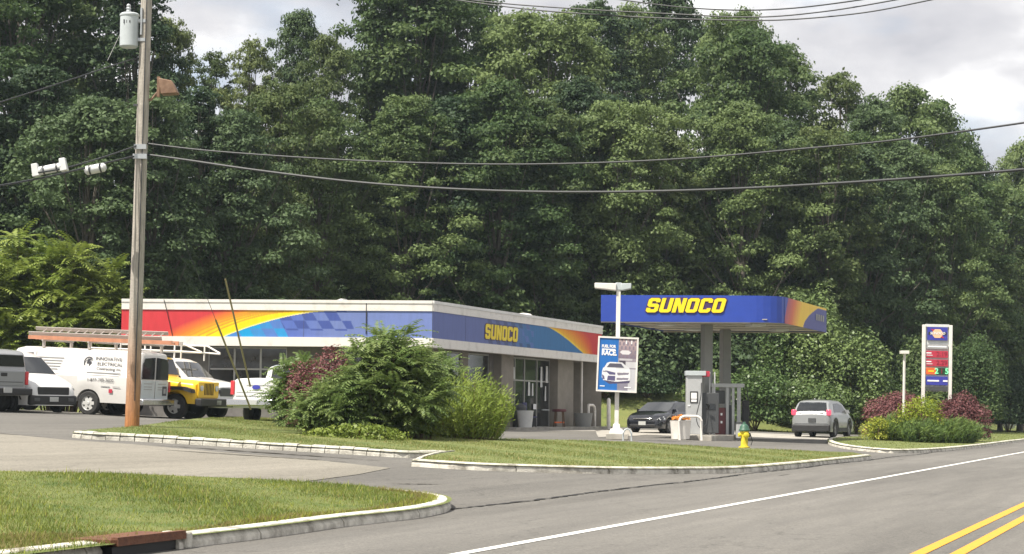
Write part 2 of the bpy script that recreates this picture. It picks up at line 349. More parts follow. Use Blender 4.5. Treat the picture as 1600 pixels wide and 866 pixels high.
def block_word(word, W, H, parent, fx, m, mo, shear=0.22, gap=0.55, out=0.02):
    """letters as extruded solids; fx(u, v, d) -> local point"""
    n = len(word); tot = n * 4 + (n - 1) * gap; kx = W / (tot + shear * 6 * 0); kz = H / 6.0
    for i, ch in enumerate(word):
        x0 = i * (4 + gap)
        for grow, d0, d1, mm, nm in ((1.0, 0.0, out * 0.5, mo, 'letter_outline'), (0.0, out * 0.5 + 0.002, out + 0.012, m, 'letter')):
            mb = MB(); g = grow * 0.36
            def pt(x, y, d): 
                return fx((x0 + x + (y - 3) * shear) * kx, y * kz, d)
            if ch == 'O' or grow:
                oo = [(.7 - g * .4, -g), (3.3 + g * .4, -g), (4 + g, .7 - g * .4), (4 + g, 5.3 + g * .4), (3.3 + g * .4, 6 + g), (.7 - g * .4, 6 + g), (-g, 5.3 + g * .4), (-g, .7 - g * .4)]
            if grow:
                P = oo; n_ = len(P)
                a = [pt(x, y, d0) for x, y in P]; b = [pt(x, y, d1) for x, y in P]
                mb.add(a + b, [tuple(range(n_))[::-1], tuple(range(n_, 2 * n_))] + [(j, (j + 1) % n_, n_ + (j + 1) % n_, n_ + j) for j in range(n_)])
            elif ch == 'O':
                ii = [(1.45, 1.3), (2.55, 1.3), (2.65, 1.4), (2.65, 4.6), (2.55, 4.7), (1.45, 4.7), (1.35, 4.6), (1.35, 1.4)]
                v = [pt(x, y, d) for d in (d0, d1) for x, y in oo + ii]
                fs = []
                for j in range(8):
                    k = (j + 1) % 8
                    fs += [(16 + j, 16 + k, 24 + k, 24 + j), (j, k, 16 + k, 16 + j), (8 + j, 24 + j, 24 + k, 8 + k)]
                mb.add(v, fs)
            else:
                P = GL[ch]; n_ = len(P)
                a = [pt(x, y, d0) for x, y in P]; b = [pt(x, y, d1) for x, y in P]
                mb.add(a + b, [tuple(range(n_, 2 * n_))] + [(j, (j + 1) % n_, n_ + (j + 1) % n_, n_ + j) for j in range(n_)])
            part(nm, mb, mm, parent, smooth=False)
def print_grid(name, nx, ny, fpos, fcol, m, parent):
    vs = []; cs = []
    for j in range(ny + 1):
        for i in range(nx + 1):
            u, v = i / nx, j / ny; vs.append(tuple(fpos(u, v))); cs.append(tuple(fcol(u, v)) + (1.0,))
    fs = [(j * (nx + 1) + i, j * (nx + 1) + i + 1, (j + 1) * (nx + 1) + i + 1, (j + 1) * (nx + 1) + i) for j in range(ny) for i in range(nx)]
    me = bpy.data.meshes.new(name); me.from_pydata(vs, [], fs)
    a = me.color_attributes.new('ink', 'FLOAT_COLOR', 'POINT'); a.data.foreach_set('color', np.array(cs, dtype=np.float32).ravel())
    me.materials.append(m); o = bpy.data.objects.new(name, me); col.objects.link(o); o.parent = parent; return o
def catmull(pts, n=6):
    P = [Vector(p) for p in pts]; o = []
    for i in range(len(P) - 1):
        a, b, c, d = P[max(i - 1, 0)], P[i], P[i + 1], P[min(i + 2, len(P) - 1)]
        for k in range(n):
            t = k / n
            o.append(0.5 * ((2 * b) + (c - a) * t + (2 * a - 5 * b + 4 * c - d) * t * t + (3 * b - a - 3 * c + d) * t ** 3))
    o.append(P[-1]); return o
def inside(poly, x, y):
    c = False; n = len(poly); j = n - 1
    for i in range(n):
        xi, yi = poly[i][0], poly[i][1]; xj, yj = poly[j][0], poly[j][1]
        if (yi > y) != (yj > y) and x < (xj - xi) * (y - yi) / (yj - yi) + xi: c = not c
        j = i
    return c
def drape(poly, dz, sp=1.0):
    P = [Vector((p[0], p[1])) for p in poly]
    bd = []
    for i in range(len(P)):
        a, b = P[i], P[(i + 1) % len(P)]; k = max(1, int((b - a).length / sp))
        for j in range(k): bd.append(a.lerp(b, j / k))
    nb = len(bd); pts = list(bd)
    x0 = min(p.x for p in P); x1 = max(p.x for p in P); y0 = min(p.y for p in P); y1 = max(p.y for p in P)
    y = y0 + sp * .5
    while y < y1:
        x = x0 + sp * .37
        while x < x1:
            if inside(bd, x, y): pts.append(Vector((x, y)))
            x += sp
        y += sp
    r = delaunay_2d_cdt(pts, [], [list(range(nb))], 1, 1e-4)
    mb = MB(); mb.v = [(v.x, v.y, T(v.x, v.y) + dz) for v in r[0]]; mb.f = [tuple(f) for f in r[2]]
    return mb

# ------------------------------------------------------------------ ground, road, pavements
def grid_ground():
    mb = MB()
    xs = list(np.arange(-150, 190, 2.5)); ys = list(np.concatenate([np.arange(-30, 140, 2.0), np.arange(140, 420, 10.0)]))
    nx = len(xs)
    for y in ys:
        for x in xs: mb.v.append((x, y, T(x, y) - 0.08))
    for j in range(len(ys) - 1):
        for i in range(nx - 1): mb.f.append((j * nx + i, j * nx + i + 1, (j + 1) * nx + i + 1, (j + 1) * nx + i))
    return mb
gr = struct('ground', grid_ground(), M['hill'], True)
far = MB(); far.add([(-700, -500, -0.5), (700, -500, -0.5), (700, 800, -0.5), (-700, 800, -0.5)], [(0, 1, 2, 3)])
struct('terrain', far, M['hill'])
def sheet(s0, s1, D0, D1, z, ns=1):
    mb = MB()
    for i in range(ns + 1):
        s = s0 + (s1 - s0) * i / ns
        for D in (D0, D1): x, y = XY(s, D); mb.v.append((x, y, z))
    for i in range(ns): mb.f.append((2 * i, 2 * i + 1, 2 * i + 3, 2 * i + 2))
    return mb
struct('road', sheet(-40, 330, -12, 7.95, 0.0, 60), M['road'])
for D, nm in ((5.93, 'white_line'),):
    struct('edge_line', sheet(-20, 330, D - 0.062, D + 0.062, 0.005, 60), M['white_line'])
for D in (2.38, 2.06):
    struct('centre_line', sheet(-20, 330, D - 0.062, D + 0.062, 0.005, 60), M['yellow_line'])
# pavement of lot and forecourt: one draped sheet from the road seam inland
def road_pt(s, D): x, y = XY(s, D); return (x, y)
lot = [road_pt(-15, 7.9), road_pt(118, 7.9), road_pt(112, 13), road_pt(100, 16.5), (9, 98), (2, 96), (-8, 93), (-17, 79), (-17.5, 68), (-22, 66), (-34, 74), (-34, 30), road_pt(-15, 25)]
struct('forecourt', drape(lot, 0.0, 1.3), M['lot'], True)
# bank of mown grass behind the pavement
bank = [(-40, 60), (-21.8, 66.3), (-17.8, 68.5), (-17.3, 79.2), (-8.2, 93.3), (2, 96.2), (9, 98.2), road_pt(100, 16.8), road_pt(112, 13.2), road_pt(118, 8.6), road_pt(300, 8.6), road_pt(300, 17), (38, 165), (20, 112), (14, 107), (5, 106), (-8, 104), (-22, 90), (-45, 80)]
struct('grass_bank', drape(bank, -0.02, 1.5), M['bank'], True)
drv = [G(*p) for p in ((-150, 668), (0, 678), (105, 688), (210, 695), (330, 706), (480, 718), (610, 732), (560, 742), (470, 754), (360, 752), (200, 746), (0, 742), (-200, 735))]
struct('driveway', drape(drv, 0.008, 0.8), M['drive'], True)
# jagged tar seam between the road and the driveways
mb = MB(); prev = None
for i in range(0, 420):
    s = 12 + i * 0.14; D = 8.62 + 0.05 * math.sin(s * 0.7) + rng.uniform(-0.025, 0.025) - 0.006 * max(0, s - 40); wd = rng.uniform(0.015, 0.05)
    a = XY(s, D - wd); b = XY(s, D + wd); mb.v += [(a[0], a[1], T(*a) + 0.013), (b[0], b[1], T(*b) + 0.013)]
    if i: k = len(mb.v); mb.f.append((k - 4, k - 3, k - 1, k - 2))
struct('road_seam', mb, M['tar'])
mb = MB()
for px0, py0, px1, py1, w_ in ((600, 756, 705, 758, .05), (100, 686, -60, 674, .05), (225, 695, 620, 722, 0.10), (240, 703, 560, 724, .10)):
    a, b = G(px0, py0), G(px1, py1); n = 40; pts = []
    for i in range(n + 1):
        p = a.lerp(b, i / n); ww = w_ * rng.uniform(.2, 1) * math.sin(math.pi * (i + .3) / (n + .6)); pts.append((p, ww))
    for i in range(n):
        (p, w0), (q, w1) = pts[i], pts[i + 1]
        o_ = len(mb.v); mb.v += [(p.x, p.y - w0 * 2, T(p.x, p.y - w0 * 2) + .014), (p.x, p.y + w0 * 2, T(p.x, p.y + w0 * 2) + .014), (q.x, q.y + w1 * 2, T(q.x, q.y + w1 * 2) + .014), (q.x, q.y - w1 * 2, T(q.x, q.y - w1 * 2) + .014)]
        mb.f.append((o_, o_ + 1, o_ + 2, o_ + 3))
struct('tar_patch', mb, mat('worn_tar', (0.075, 0.068, 0.055), 0.9, var=0.3, vscale=3))
# concrete apron under the canopy
apr = [G(*p) for p in ((935, 683.5), (1010, 680), (1120, 684.5), (1215, 687), (1292, 687.5), (1300, 682), (1180, 677), (1000, 672), (930, 672))]
struct('concrete_apron', drape(apr, 0.012, 1.0), M['concrete'], True)
apr2 = [G(*p) for p in ((785, 673.5), (935, 674.5), (945, 671), (790, 670))]
struct('pavement', drape(apr2, 0.012, 1.0), M['concrete'], True)

# islands: outline points in order, kerbed stretch(es)
def wpts(l): return [G(*p) for p in l]
A_k = wpts([(610, 777), (655, 781.5), (688, 786), (705, 792), (697, 801), (645, 811.5), (540, 824), (430, 839.5), (280, 859)])
A_k = catmull(A_k, 6)
a_end = sD(A_k[-1].x, A_k[-1].y)
A_poly = [tuple(p[:2]) for p in A_k] + [road_pt(8, a_end[1]), road_pt(-2, a_end[1]), road_pt(-6, 30)] + [tuple(G(*p)[:2]) for p in ((-350, 745), (0, 749), (200, 753), (400, 761), (560, 771))]
B_left = catmull(wpts([(112, 684), (150, 687), (230, 691), (330, 697), (440, 704), (540, 710), (640, 716), (700, 715)]), 6)
B_nose = catmull(wpts([(700, 713), (672, 717), (650, 724), (642, 729)]), 4)
B_front = catmull(wpts([(642, 729), (740, 735), (850, 738.5), (960, 741), (1070, 741), (1160, 739), (1250, 731), (1330, 722), (1362, 718)]), 6)
B_back = wpts([(1362, 717), (1330, 713), (1250, 710), (1150, 706), (1050, 701), (980, 696), (850, 693), (784, 692), (650, 676), (520, 661), (400, 655.5), (330, 659), (260, 666), (205, 674), (140, 679)])
B_poly = [tuple(p[:2]) for p in B_left[:-1]] + [tuple(p[:2]) for p in B_front] + [tuple(p[:2]) for p in B_back[1:]]
C_k = catmull(wpts([(1345, 685), (1305, 687.5), (1293, 691), (1300, 697), (1330, 703), (1385, 708), (1450, 707.5), (1530, 700), (1600, 690.5), (1700, 680)]), 6)
ce = sD(C_k[-1].x, C_k[-1].y)
C_k += [Vector((*XY(ce[0] + k, 8.5), 0)) for k in (8, 30, 80, 150)]
c2 = sD(C_k[-1].x, C_k[-1].y)
C_poly = [tuple(p[:2]) for p in C_k] + [XY(c2[0], 14), XY(112, 13), XY(100, 16.8)]
islands = {}
for nm, poly, m_ in (('lawn', A_poly, M['lawn']), ('lawn', B_poly, M['bank']), ('lawn', C_poly, M['bank'])):
    struct(nm, drape(poly, 0.11, 0.7), m_, True)
    islands[nm + str(len(islands))] = poly

def resample(path, step):
    o = [path[0].copy()]; acc = 0
    for i in range(len(path) - 1):
        a, b = path[i], path[i + 1]; L = (b - a).length
        while acc + L >= step:
            t = (step - acc) / L; a = a.lerp(b, t); o.append(a.copy()); L = (b - a).length; acc = 0
        acc += L
    o.append(path[-1].copy()); return o
def kerb_run(path, slab, step, h=0.135, wd=0.16, gap=0.012, m=None, name='kerb_stone', wob=0.0, parent=None):
    """stones along a path; the path is the pavement-side edge, the stone lies to the left of travel"""
    pts = resample([Vector((p[0], p[1], 0)) for p in path], step); k = max(1, int(slab / step)); i = 0
    while i < len(pts) - 1:
        kk = max(1, k + (rng.choice((-1, 0, 0, 1)) if k > 2 else 0)); seg = pts[i:i + kk + 1]; i += kk
        if len(seg) < 2: continue
        mb = MB(); hh = h + rng.uniform(-wob, wob); n = len(seg)
        for j, p in enumerate(seg):
            d = (seg[min(j + 1, n - 1)] - seg[max(j - 1, 0)]).normalized(); nn = Vector((-d.y, d.x, 0))
            q = p.copy()
            if j == 0: q = q + d * gap
            if j == n - 1: q = q - d * gap
            b = T(q.x, q.y); jo = rng.uniform(-wob, wob) * .6
            chip = rng.uniform(0, .012) if wob else rng.uniform(0, 0.006)
            for (o_, z) in ((0.0 + jo, -0.05), (0.008 + jo, hh * .42), (0.06 + jo, hh - chip - .004), (wd, hh), (wd, -0.05)):
                v = q + nn * o_; mb.v.append((v.x, v.y, b + z))
        for j in range(n - 1):
            for c in range(4): mb.f.append((j * 5 + c, j * 5 + c + 1, (j + 1) * 5 + c + 1, (j + 1) * 5 + c))
        mb.f.append((0, 1, 2, 3, 4)); mb.f.append(tuple((n - 1) * 5 + c for c in (4, 3, 2, 1, 0)))
        part(name, mb, m, parent, smooth=False)
def kerb(nm, *runs):
    o = bpy.data.objects.new('kerb', None); col.objects.link(o); o['kind'] = 'structure'
    for r in runs: kerb_run(parent=o, **r)
kerb('a', dict(path=A_k[::-1] , slab=1.9, step=0.22, h=0.125, wd=0.2, m=M['kerb'], name='kerb_slab'))
kerb('b', dict(path=B_left, slab=0.30, step=0.30, h=0.15, wd=0.2, gap=0.008, m=M['block'], name='kerb_stone', wob=0.012),
     dict(path=B_front, slab=2.4, step=0.4, h=0.14, wd=0.17, m=M['kerb'], name='kerb_slab'),
     dict(path=B_nose, slab=1.0, step=0.25, h=0.13, wd=0.15, m=M['kerb'], name='kerb_slab'))
kerb('c', dict(path=C_k, slab=2.6, step=0.4, h=0.14, wd=0.18, m=M['kerb'], name='kerb_slab'))

# grass blades
def blades(poly, n, hgt, wid, m, name='grass', base=0.11, ymax=1e9, lean=0.5, avoid=None, clear=.19):
    av = None
    if avoid:
        av = set()
        for pth in avoid:
            for q in resample([Vector((a[0], a[1], 0)) for a in pth], .05):
                for ii in range(-4, 5):
                    for jj in range(-4, 5):
                        if math.hypot(ii, jj) * .05 <= clear: av.add((round(q.x / .05) + ii, round(q.y / .05) + jj))
    bm_ = [(p[0], p[1]) for p in poly]
    x0 = min(p[0] for p in bm_); x1 = max(p[0] for p in bm_); y0 = min(p[1] for p in bm_); y1 = min(ymax, max(p[1] for p in bm_))
    V = []; cnt = 0; tries = 0
    while cnt < n and tries < n * 6:
        tries += 1
        x = rng.uniform(x0, x1); y = rng.uniform(y0, y1)
        if abs(x) > 0.30 * y + 1.5 or y < 8: continue
        if av and (round(x / .05), round(y / .05)) in av: continue
        if not inside(bm_, x, y): continue
        z = T(x, y) + base - 0.01; a = rng.uniform(0, 6.283); h = hgt * rng.uniform(.35, 1.25) * (1 + .35 * math.sin(x * 2.1 + y)); ww = wid * rng.uniform(.6, 1.3)
        dx, dy = math.cos(a) * ww, math.sin(a) * ww; b = rng.uniform(0, 6.283); l = rng.uniform(0, lean) * h
        V += [(x - dx, y - dy, z), (x + dx, y + dy, z), (x + math.cos(b) * l, y + math.sin(b) * l, z + h)]; cnt += 1
    me = bpy.data.meshes.new(name); nv = len(V); nf = nv // 3
    me.vertices.add(nv); me.vertices.foreach_set('co', np.array(V, dtype=np.float32).ravel())
    me.loops.add(nv); me.loops.foreach_set('vertex_index', np.arange(nv, dtype=np.int32))
    me.polygons.add(nf); me.polygons.foreach_set('loop_start', np.arange(0, nv, 3, dtype=np.int32)); me.polygons.foreach_set('loop_total', np.full(nf, 3, dtype=np.int32))
    me.update(); me.materials.append(m); o = bpy.data.objects.new(name, me); col.objects.link(o); o['kind'] = 'stuff'; return tag(o, 'short mown lawn grass', 'grass')
blades(A_poly, 190000, 0.04, 0.0042, M['grass'], lean=.9, avoid=[A_k])
g_ = blades(B_poly, 130000, 0.04, 0.008, M['grass2'], avoid=[B_left, B_front])
g_ = blades(C_poly, 30000, 0.05, 0.014, M['grass2'], ymax=130, avoid=[C_k[:60]], clear=.22)
tall = [G(*p)[:2] for p in ((1525, 672), (1600, 672), (1700, 668), (1700, 660), (1525, 660))]
bl = [(-21, 66.5), (-18, 69), (-17.5, 79), (-8, 93.5), (2, 96.5), (9, 98.5), (16, 101), (14, 106), (5, 106), (-8, 104), (-22, 88), (-30, 72)]
M['straw'] = leafmat('straw', (0.20, 0.17, 0.06), (0.36, 0.29, 0.13), 2, .3)
M['weed'] = leafmat('yellow_weeds', (0.18, 0.22, 0.02), (0.30, 0.32, 0.05), 2, .3)
def strip(path, w0, w1):
    L_, R_ = [], []
    for i, q in enumerate(path):
        d = (path[min(i + 1, len(path) - 1)] - path[max(i - 1, 0)]); d.z = 0; d.normalize(); n_ = Vector((-d.y, d.x, 0)); L_.append((q + n_ * w0)[:2]); R_.append((q + n_ * w1)[:2])
    return [tuple(v) for v in L_ + R_[::-1]]
blades(strip(A_k[::-1], .21, .45), 9000, .05, .006, M['straw'], lean=1.2)
blades(strip(A_k[::-1], .19, .30), 3500, .07, .006, M['weed'], lean=1.4)
blades(strip(B_front, .19, .42), 9000, .05, .009, M['straw'], lean=1.2)
blades(strip(B_left, .21, .4), 7000, .06, .009, M['grass'], lean=1.2)
blades(A_poly, 7000, 0.075, .006, M['weed'], avoid=[A_k], lean=1.0)
blades(A_poly, 9000, 0.06, .005, M['straw'], avoid=[A_k], lean=1.2)
blades(B_poly, 7000, 0.055, .009, M['straw'], avoid=[B_left, B_front], lean=1.0)
qa = G(276, 857); ka = sD(qa.x, qa.y); blades([XY(ka[0] + .6, ka[1] + .15), XY(ka[0] - 5, ka[1] + .15), XY(ka[0] - 5, ka[1] + .9), XY(ka[0] - 1, ka[1] + 1.1)], 9000, .04, .005, M['straw'], lean=1.5)
blades(bl, 20000, 0.09, 0.02, M['grass2'], base=-0.02)

# ------------------------------------------------------------------ vegetation
def leaf_object(name, C, Nn, L, Wd, m, parent=None, up=None):
    """rhombic leaves: centres C, normals Nn, length L, width Wd (numpy)"""
    n = len(C); Nn = Nn / (np.linalg.norm(Nn, axis=1, keepdims=True) + 1e-9)
    r = npr.normal(size=(n, 3)) if up is None else up + 0.35 * npr.normal(size=(n, 3))
    U = r - (r * Nn).sum(1, keepdims=True) * Nn; U /= (np.linalg.norm(U, axis=1, keepdims=True) + 1e-9); V = np.cross(Nn, U)
    L = np.asarray(L).reshape(-1, 1) / 2; Wd = np.asarray(Wd).reshape(-1, 1) / 2
    vs = np.empty((n, 4, 3), dtype=np.float32)
    vs[:, 0] = C - U * L; vs[:, 1] = C + V * Wd - U * L * .15 + Nn * Wd * .35; vs[:, 2] = C + U * L; vs[:, 3] = C - V * Wd - U * L * .15 + Nn * Wd * .35
    me = bpy.data.meshes.new(name); nv = n * 4
    me.vertices.add(nv); me.vertices.foreach_set('co', vs.ravel())
    me.loops.add(nv); me.loops.foreach_set('vertex_index', np.arange(nv, dtype=np.int32))
    me.polygons.add(n); me.polygons.foreach_set('loop_start', np.arange(0, nv, 4, dtype=np.int32)); me.polygons.foreach_set('loop_total', np.full(n, 4, dtype=np.int32))
    me.update(); me.materials.append(m)
    o = bpy.data.objects.new(name, me); col.objects.link(o)
    if parent is not None: o.parent = parent
    return o
def clump_leaves(cl, per, size, aspect=0.55, upb=0.5, shell=0.75):
    Cs, Ns = [], []
    for (c, r) in cl:
        n = int(per * (r[0] * r[2]) ) + 12
        d = npr.normal(size=(n, 3)); d /= np.linalg.norm(d, axis=1, keepdims=True)
        d[:, 2] = np.where(d[:, 2] < -0.25, -d[:, 2], d[:, 2])
        rad = shell + (1.08 - shell) * npr.rand(n, 1)
        rad *= 1 + 0.14 * np.sin(d[:, :1] * 7 + c[0]) * np.cos(d[:, 1:2] * 6 + c[1])
        p = np.array(c) + d * rad * np.array(r)
        Cs.append(p); Ns.append(d * 0.8 + np.array([0, 0, upb]) + npr.normal(size=(n, 3)) * 0.55)
    C = np.concatenate(Cs); Nn = np.concatenate(Ns); L = size * npr.uniform(.6, 1.4, len(C)); return C, Nn, L, L * aspect
def trunk_mb(H, r, limbs):
    mb = MB(); pts = []; x = y = 0
    for i in range(8):
        t = i / 7; pts.append((x, y, H * t)); x += rng.uniform(-.03, .03) * H * .3; y += rng.uniform(-.03, .03) * H * .3
    mb.tube(pts, [r * (1.25 if i == 0 else 1 - .82 * i / 7) for i in range(8)], 8)
    for (c, rr) in limbs:
        k = min(6, max(1, int(7 * (c[2] * .62) / H))); a = Vector(pts[k]); b = Vector(c); m_ = a.lerp(b, .5) + Vector((0, 0, -.06 * (b - a).length))
        mb.tube([a, m_, b], [r * .35, r * .2, r * .07], 5, False)
    return mb
def make_tree(seed, H, rad, low, m, shape='round', size=0.34, per=210, ncl=46, gap=0.0):
    rs = np.random.RandomState(seed); cl = []
    for i in range(ncl):
        t = (i + .5) / ncl; z = low + (H - low) * (t ** .85)
        u = (z - low) / (H - low)
        prof = {'round': math.sqrt(max(0.03, 1 - (2 * u - .9) ** 2 * .82)), 'tall': .85 * (1 - u ** 2.2) ** .5 + .12, 'spread': (0.55 + .45 * u) * (1 - max(0, u - .75) * 2.4), 'column': .75 * (1 - u ** 4) + .2}[shape]
        a = i * 2.399 + rs.uniform(-.5, .5); rr = rad * prof * (0.45 + .55 * rs.rand()) * (1 + .26 * math.sin(2 * a + seed) + .2 * math.sin(3 * a + z * .55 + seed * 2))
        s = rad * (.10 + .17 * rs.rand() ** 1.3) * (1 - .2 * u)
        cl.append(((rr * math.cos(a) * .86, rr * math.sin(a) * .86, z), (s * 1.25, s * 1.25, s * .72)))
        if i % 3 == 0: cl.append(((rr * .45 * math.cos(a + 2), rr * .45 * math.sin(a + 2), z), (s * 1.5, s * 1.5, s * 1.0)))
    return cl
TREES = []
specs = [(1, 20, 5.6, 3.0, 'leaf_a', 'round'), (2, 21, 4.9, 2.0, 'leaf_b', 'tall'), (3, 19, 6.2, 4.0, 'leaf_a', 'spread'), (4, 18, 4.6, 1.0, 'leaf_c', 'round'), (5, 20, 4.0, 1.0, 'leaf_b', 'column'), (6, 22, 5.6, 5.0, 'leaf_a', 'tall'), (7, 17, 5.2, 2.0, 'leaf_b', 'round'), (8, 19, 5.0, 3.0, 'leaf_c', 'spread')]
tree_meshes = []
for (sd_, H, rad, low, mm, sh) in specs:
    cl = make_tree(sd_, H, rad, low, mm, sh, ncl=105)
    tb = trunk_mb(H * .93, .26, [c for c in cl if c[0][2] > H * .25][::3])
    tm = mkmesh('trunk', tb, M['bark'])
    C, Nn, L, Wd = clump_leaves(cl, 330, 0.26, .6, .45, .4)
    # loose sprigs that break up the outline
    k = len(C) // 9; idx = npr.choice(len(C), k); C[idx] += npr.normal(size=(k, 3)) * 0.2
    o = leaf_object('crown', C, Nn, L, Wd, M[mm]); tree_meshes.append((tm, o.data, H)); bpy.data.objects.remove(o)
def put_tree(kind, x, y, top, label, group, wide=1.0, name='broadleaf_tree'):
    tm, cm, H = tree_meshes[kind]; zb = T(x, y) - .2; sz = (top - zb) / (H * 1.04)
    r = thing(name, label, 'tree', (x, y, zb), rng.uniform(0, 6.28), group); r.scale = (sz * wide, sz * wide, sz)
    a = part('trunk', tm, None, r); b = part('crown', cm, None, r); return r
REG = [(-200, 'behind the parked van', 'trees in the wood behind the parked vehicles', 235),
       (235, 'behind the left half of the store', 'trees in the wood behind the left of the store', 470),
       (470, 'behind the right half of the store', 'trees in the wood behind the right of the store', 930),
       (930, 'behind the blue canopy', 'trees in the wood behind the canopy', 1230),
       (1230, 'behind the silver crossover', 'trees in the wood between canopy and price sign', 1420),
       (1420, 'behind the price sign', 'trees in the wood behind the price sign', 2400)]
def region(px):
    for a, l, g, b in REG:
        if px < b: return l, g
    return REG[-1][1], REG[-1][2]
# skyline row: (px, top y, depth, kind, wide)
sky_row = [(-60, -120, 108, 1, 1.1), (40, -140, 104, 0, 1.1), (130, -110, 112, 2, 1.0), (215, -60, 104, 1, 1.0), (270, 22, 108, 7, .6), (335, 72, 122, 3, .8), (395, 50, 112, 3, .65), (470, 14, 118, 6, .6), (515, 50, 112, 7, .6), (625, -50, 122, 2, .75), (650, -90, 120, 0, 1.0), (720, -40, 128, 6, .9), (790, 14, 124, 5, .9),
           (860, 10, 118, 2, .9), (930, -10, 126, 1, .9), (985, 0, 134, 5, .8), (1050, -20, 140, 6, .8), (1145, 10, 132, 2, .7), (1170, 36, 122, 0, .95), (1225, 62, 128, 5, .85), (1310, 100, 132, 3, .85), (1365, 140, 126, 1, .85), (1425, 128, 134, 0, .9), (1475, 172, 140, 0, .62), (1512, 222, 142, 6, .6), (1595, 214, 165, 0, .6), (1665, 205, 170, 1, .9), (1560, 272, 150, 7, .7)]
mid_row = [(-40, 60, 92, 4, 1.1), (60, 90, 94, 1, 1.1), (150, 150, 90, 6, 1.1), (245, 120, 92, 1, 1.0), (315, 130, 96, 4, 1.0), (370, 170, 96, 6, .9), (440, 120, 100, 7, .8), (500, 150, 104, 0, .9), (565, 240, 108, 1, 1.0), (640, 140, 106, 5, 1.0), (705, 150, 108, 6, 1.0), (780, 120, 108, 0, 1.0), (850, 150, 110, 7, .9), (905, 110, 114, 1, .9), (965, 150, 112, 2, .9), (1035, 190, 116, 3, 1.0), (1110, 235, 118, 6, .9), (1160, 150, 116, 0, .9), (1225, 180, 120, 1, .9), (1290, 190, 118, 7, .9), (1345, 230, 122, 6, .9), (1410, 210, 126, 1, .9), (1465, 250, 128, 0, .9), (1530, 280, 136, 2, 1.0), (1590, 290, 142, 4, 1.0), (1640, 300, 146, 5, 1.1), (1340, 200, 128, 2, 1), (1500, 240, 134, 5, 1)]
low_row = [(-30, 260, 84, 4, 1.2), (70, 280, 86, 1, 1.2), (160, 290, 86, 6, 1.2), (230, 270, 86, 4, 1.2), (290, 300, 88, 1, 1.2), (350, 330, 92, 4, 1.1), (420, 300, 96, 6, 1.1), (480, 330, 98, 4, 1.1), (545, 340, 100, 1, 1.1), (610, 320, 101, 4, 1.1), (670, 330, 102, 6, 1.1), (735, 310, 102, 1, 1.1), (800, 320, 103, 4, 1.1), (860, 330, 104, 6, 1.1), (925, 300, 104, 1, 1.1), (985, 320, 106, 4, 1.1), (1045, 330, 106, 6, 1.1), (1105, 340, 108, 4, 1.1), (1165, 330, 108, 1, 1.1), (1230, 340, 112, 6, 1.1), (1310, 330, 116, 4, 1.1), (1375, 360, 116, 1, 1.1), (1440, 360, 122, 6, 1.1), (1505, 370, 126, 4, 1.1), (1560, 380, 134, 1, 1.1), (1610, 380, 140, 6, 1.1), (1670, 380, 146, 4, 1.1)]  # all dark-leaved kinds: shade low in the wood put into leaf colour
ORD = ['first', 'second', 'third', 'fourth', 'fifth', 'sixth', 'seventh', 'eighth', 'ninth']
for ri, row in enumerate((sky_row, mid_row, low_row)):
    cnt_ = {}
    for (px, py, Y, k, wd) in sorted(row):
        if ri == 1: Y -= 4
        if ri == 2: Y += 9
        p = ray(px, py, Y); l, g = region(px); c_ = cnt_.get(g, 0); cnt_[g] = c_ + 1
        lab = ORD[c_] + ' from left of the ' + ('skyline trees', 'middle height trees', 'lowest shaded trees')[ri] + ' ' + l
        put_tree(k, p.x, p.y, p.z, lab, g, wd)
# undergrowth of the wood: one mass
cl = []
for i in range(700):
    x = rng.uniform(-34, 62); k = rng.uniform(2, 24); y = yb(x) + 3 + k
    s = rng.uniform(.9, 2.0); cl.append(((x, y, T(x, y) + rng.uniform(.3, 2.6)), (s * 1.3, s * 1.3, s)))
C, Nn, L, Wd = clump_leaves(cl, 90, 0.28)
ug = leaf_object('undergrowth', C, Nn, L, Wd, M['leaf_b']); ug['kind'] = 'stuff'; tag(ug, 'dark undergrowth on the wooded slope', 'undergrowth')

def bush(name, label, cat, px, py, Y, wpx, hpx, m, size=0.12, n=7, per=900, aspect=.5, group=None, up=None, seed=0, depth=1.0, shell=.7):
    """bush whose foot is seen at px,py and that is wpx by hpx in the picture at depth Y (None: from the ground)"""
    if Y is None: p = G(px, py); Y = p.y
    else: p = ray(px, py, Y); p.z = T(p.x, p.y)
    k = Y / 3000.0; W, H = wpx * k, hpx * k; rs = random.Random(seed + int(px))
    r = thing(name, label, cat, p, 0, group); cl = []
    for i in range(n):
        a = i * 2.399; q = math.sqrt((i + .5) / n); s = rs.uniform(.30, .42) * (1 if n < 9 else .72)
        zz = H * (1 - .50 * q ** 2.4) * rs.uniform(.52, .78)
        cl.append(((math.cos(a) * q * W * .36, math.sin(a) * q * W * .36 * depth, max(zz, H * .2)), (W * s * .8, W * s * .8 * depth, H * s * .95)))
        cl.append(((math.cos(a) * q * W * .38, math.sin(a) * q * W * .38 * depth, H * .18), (W * s * .75, W * s * .75 * depth, H * .2)))
    C, Nn, L, Wd = clump_leaves(cl, per, size, aspect, .4, shell)
    C[:, 2] = np.abs(C[:, 2])
    leaf_object('foliage', C, Nn, L, Wd, m, r, up)
    st = MB()
    for i in range(0, len(cl), 2):
        st.tube([(0, 0, -.05), tuple(.5 * a_ for a_ in cl[i][0][:2]) + (cl[i][0][2] * .6,), cl[i][0]], [.03, .02, .008], 5, False)
    part('stem', st, M['stem'], r); return r

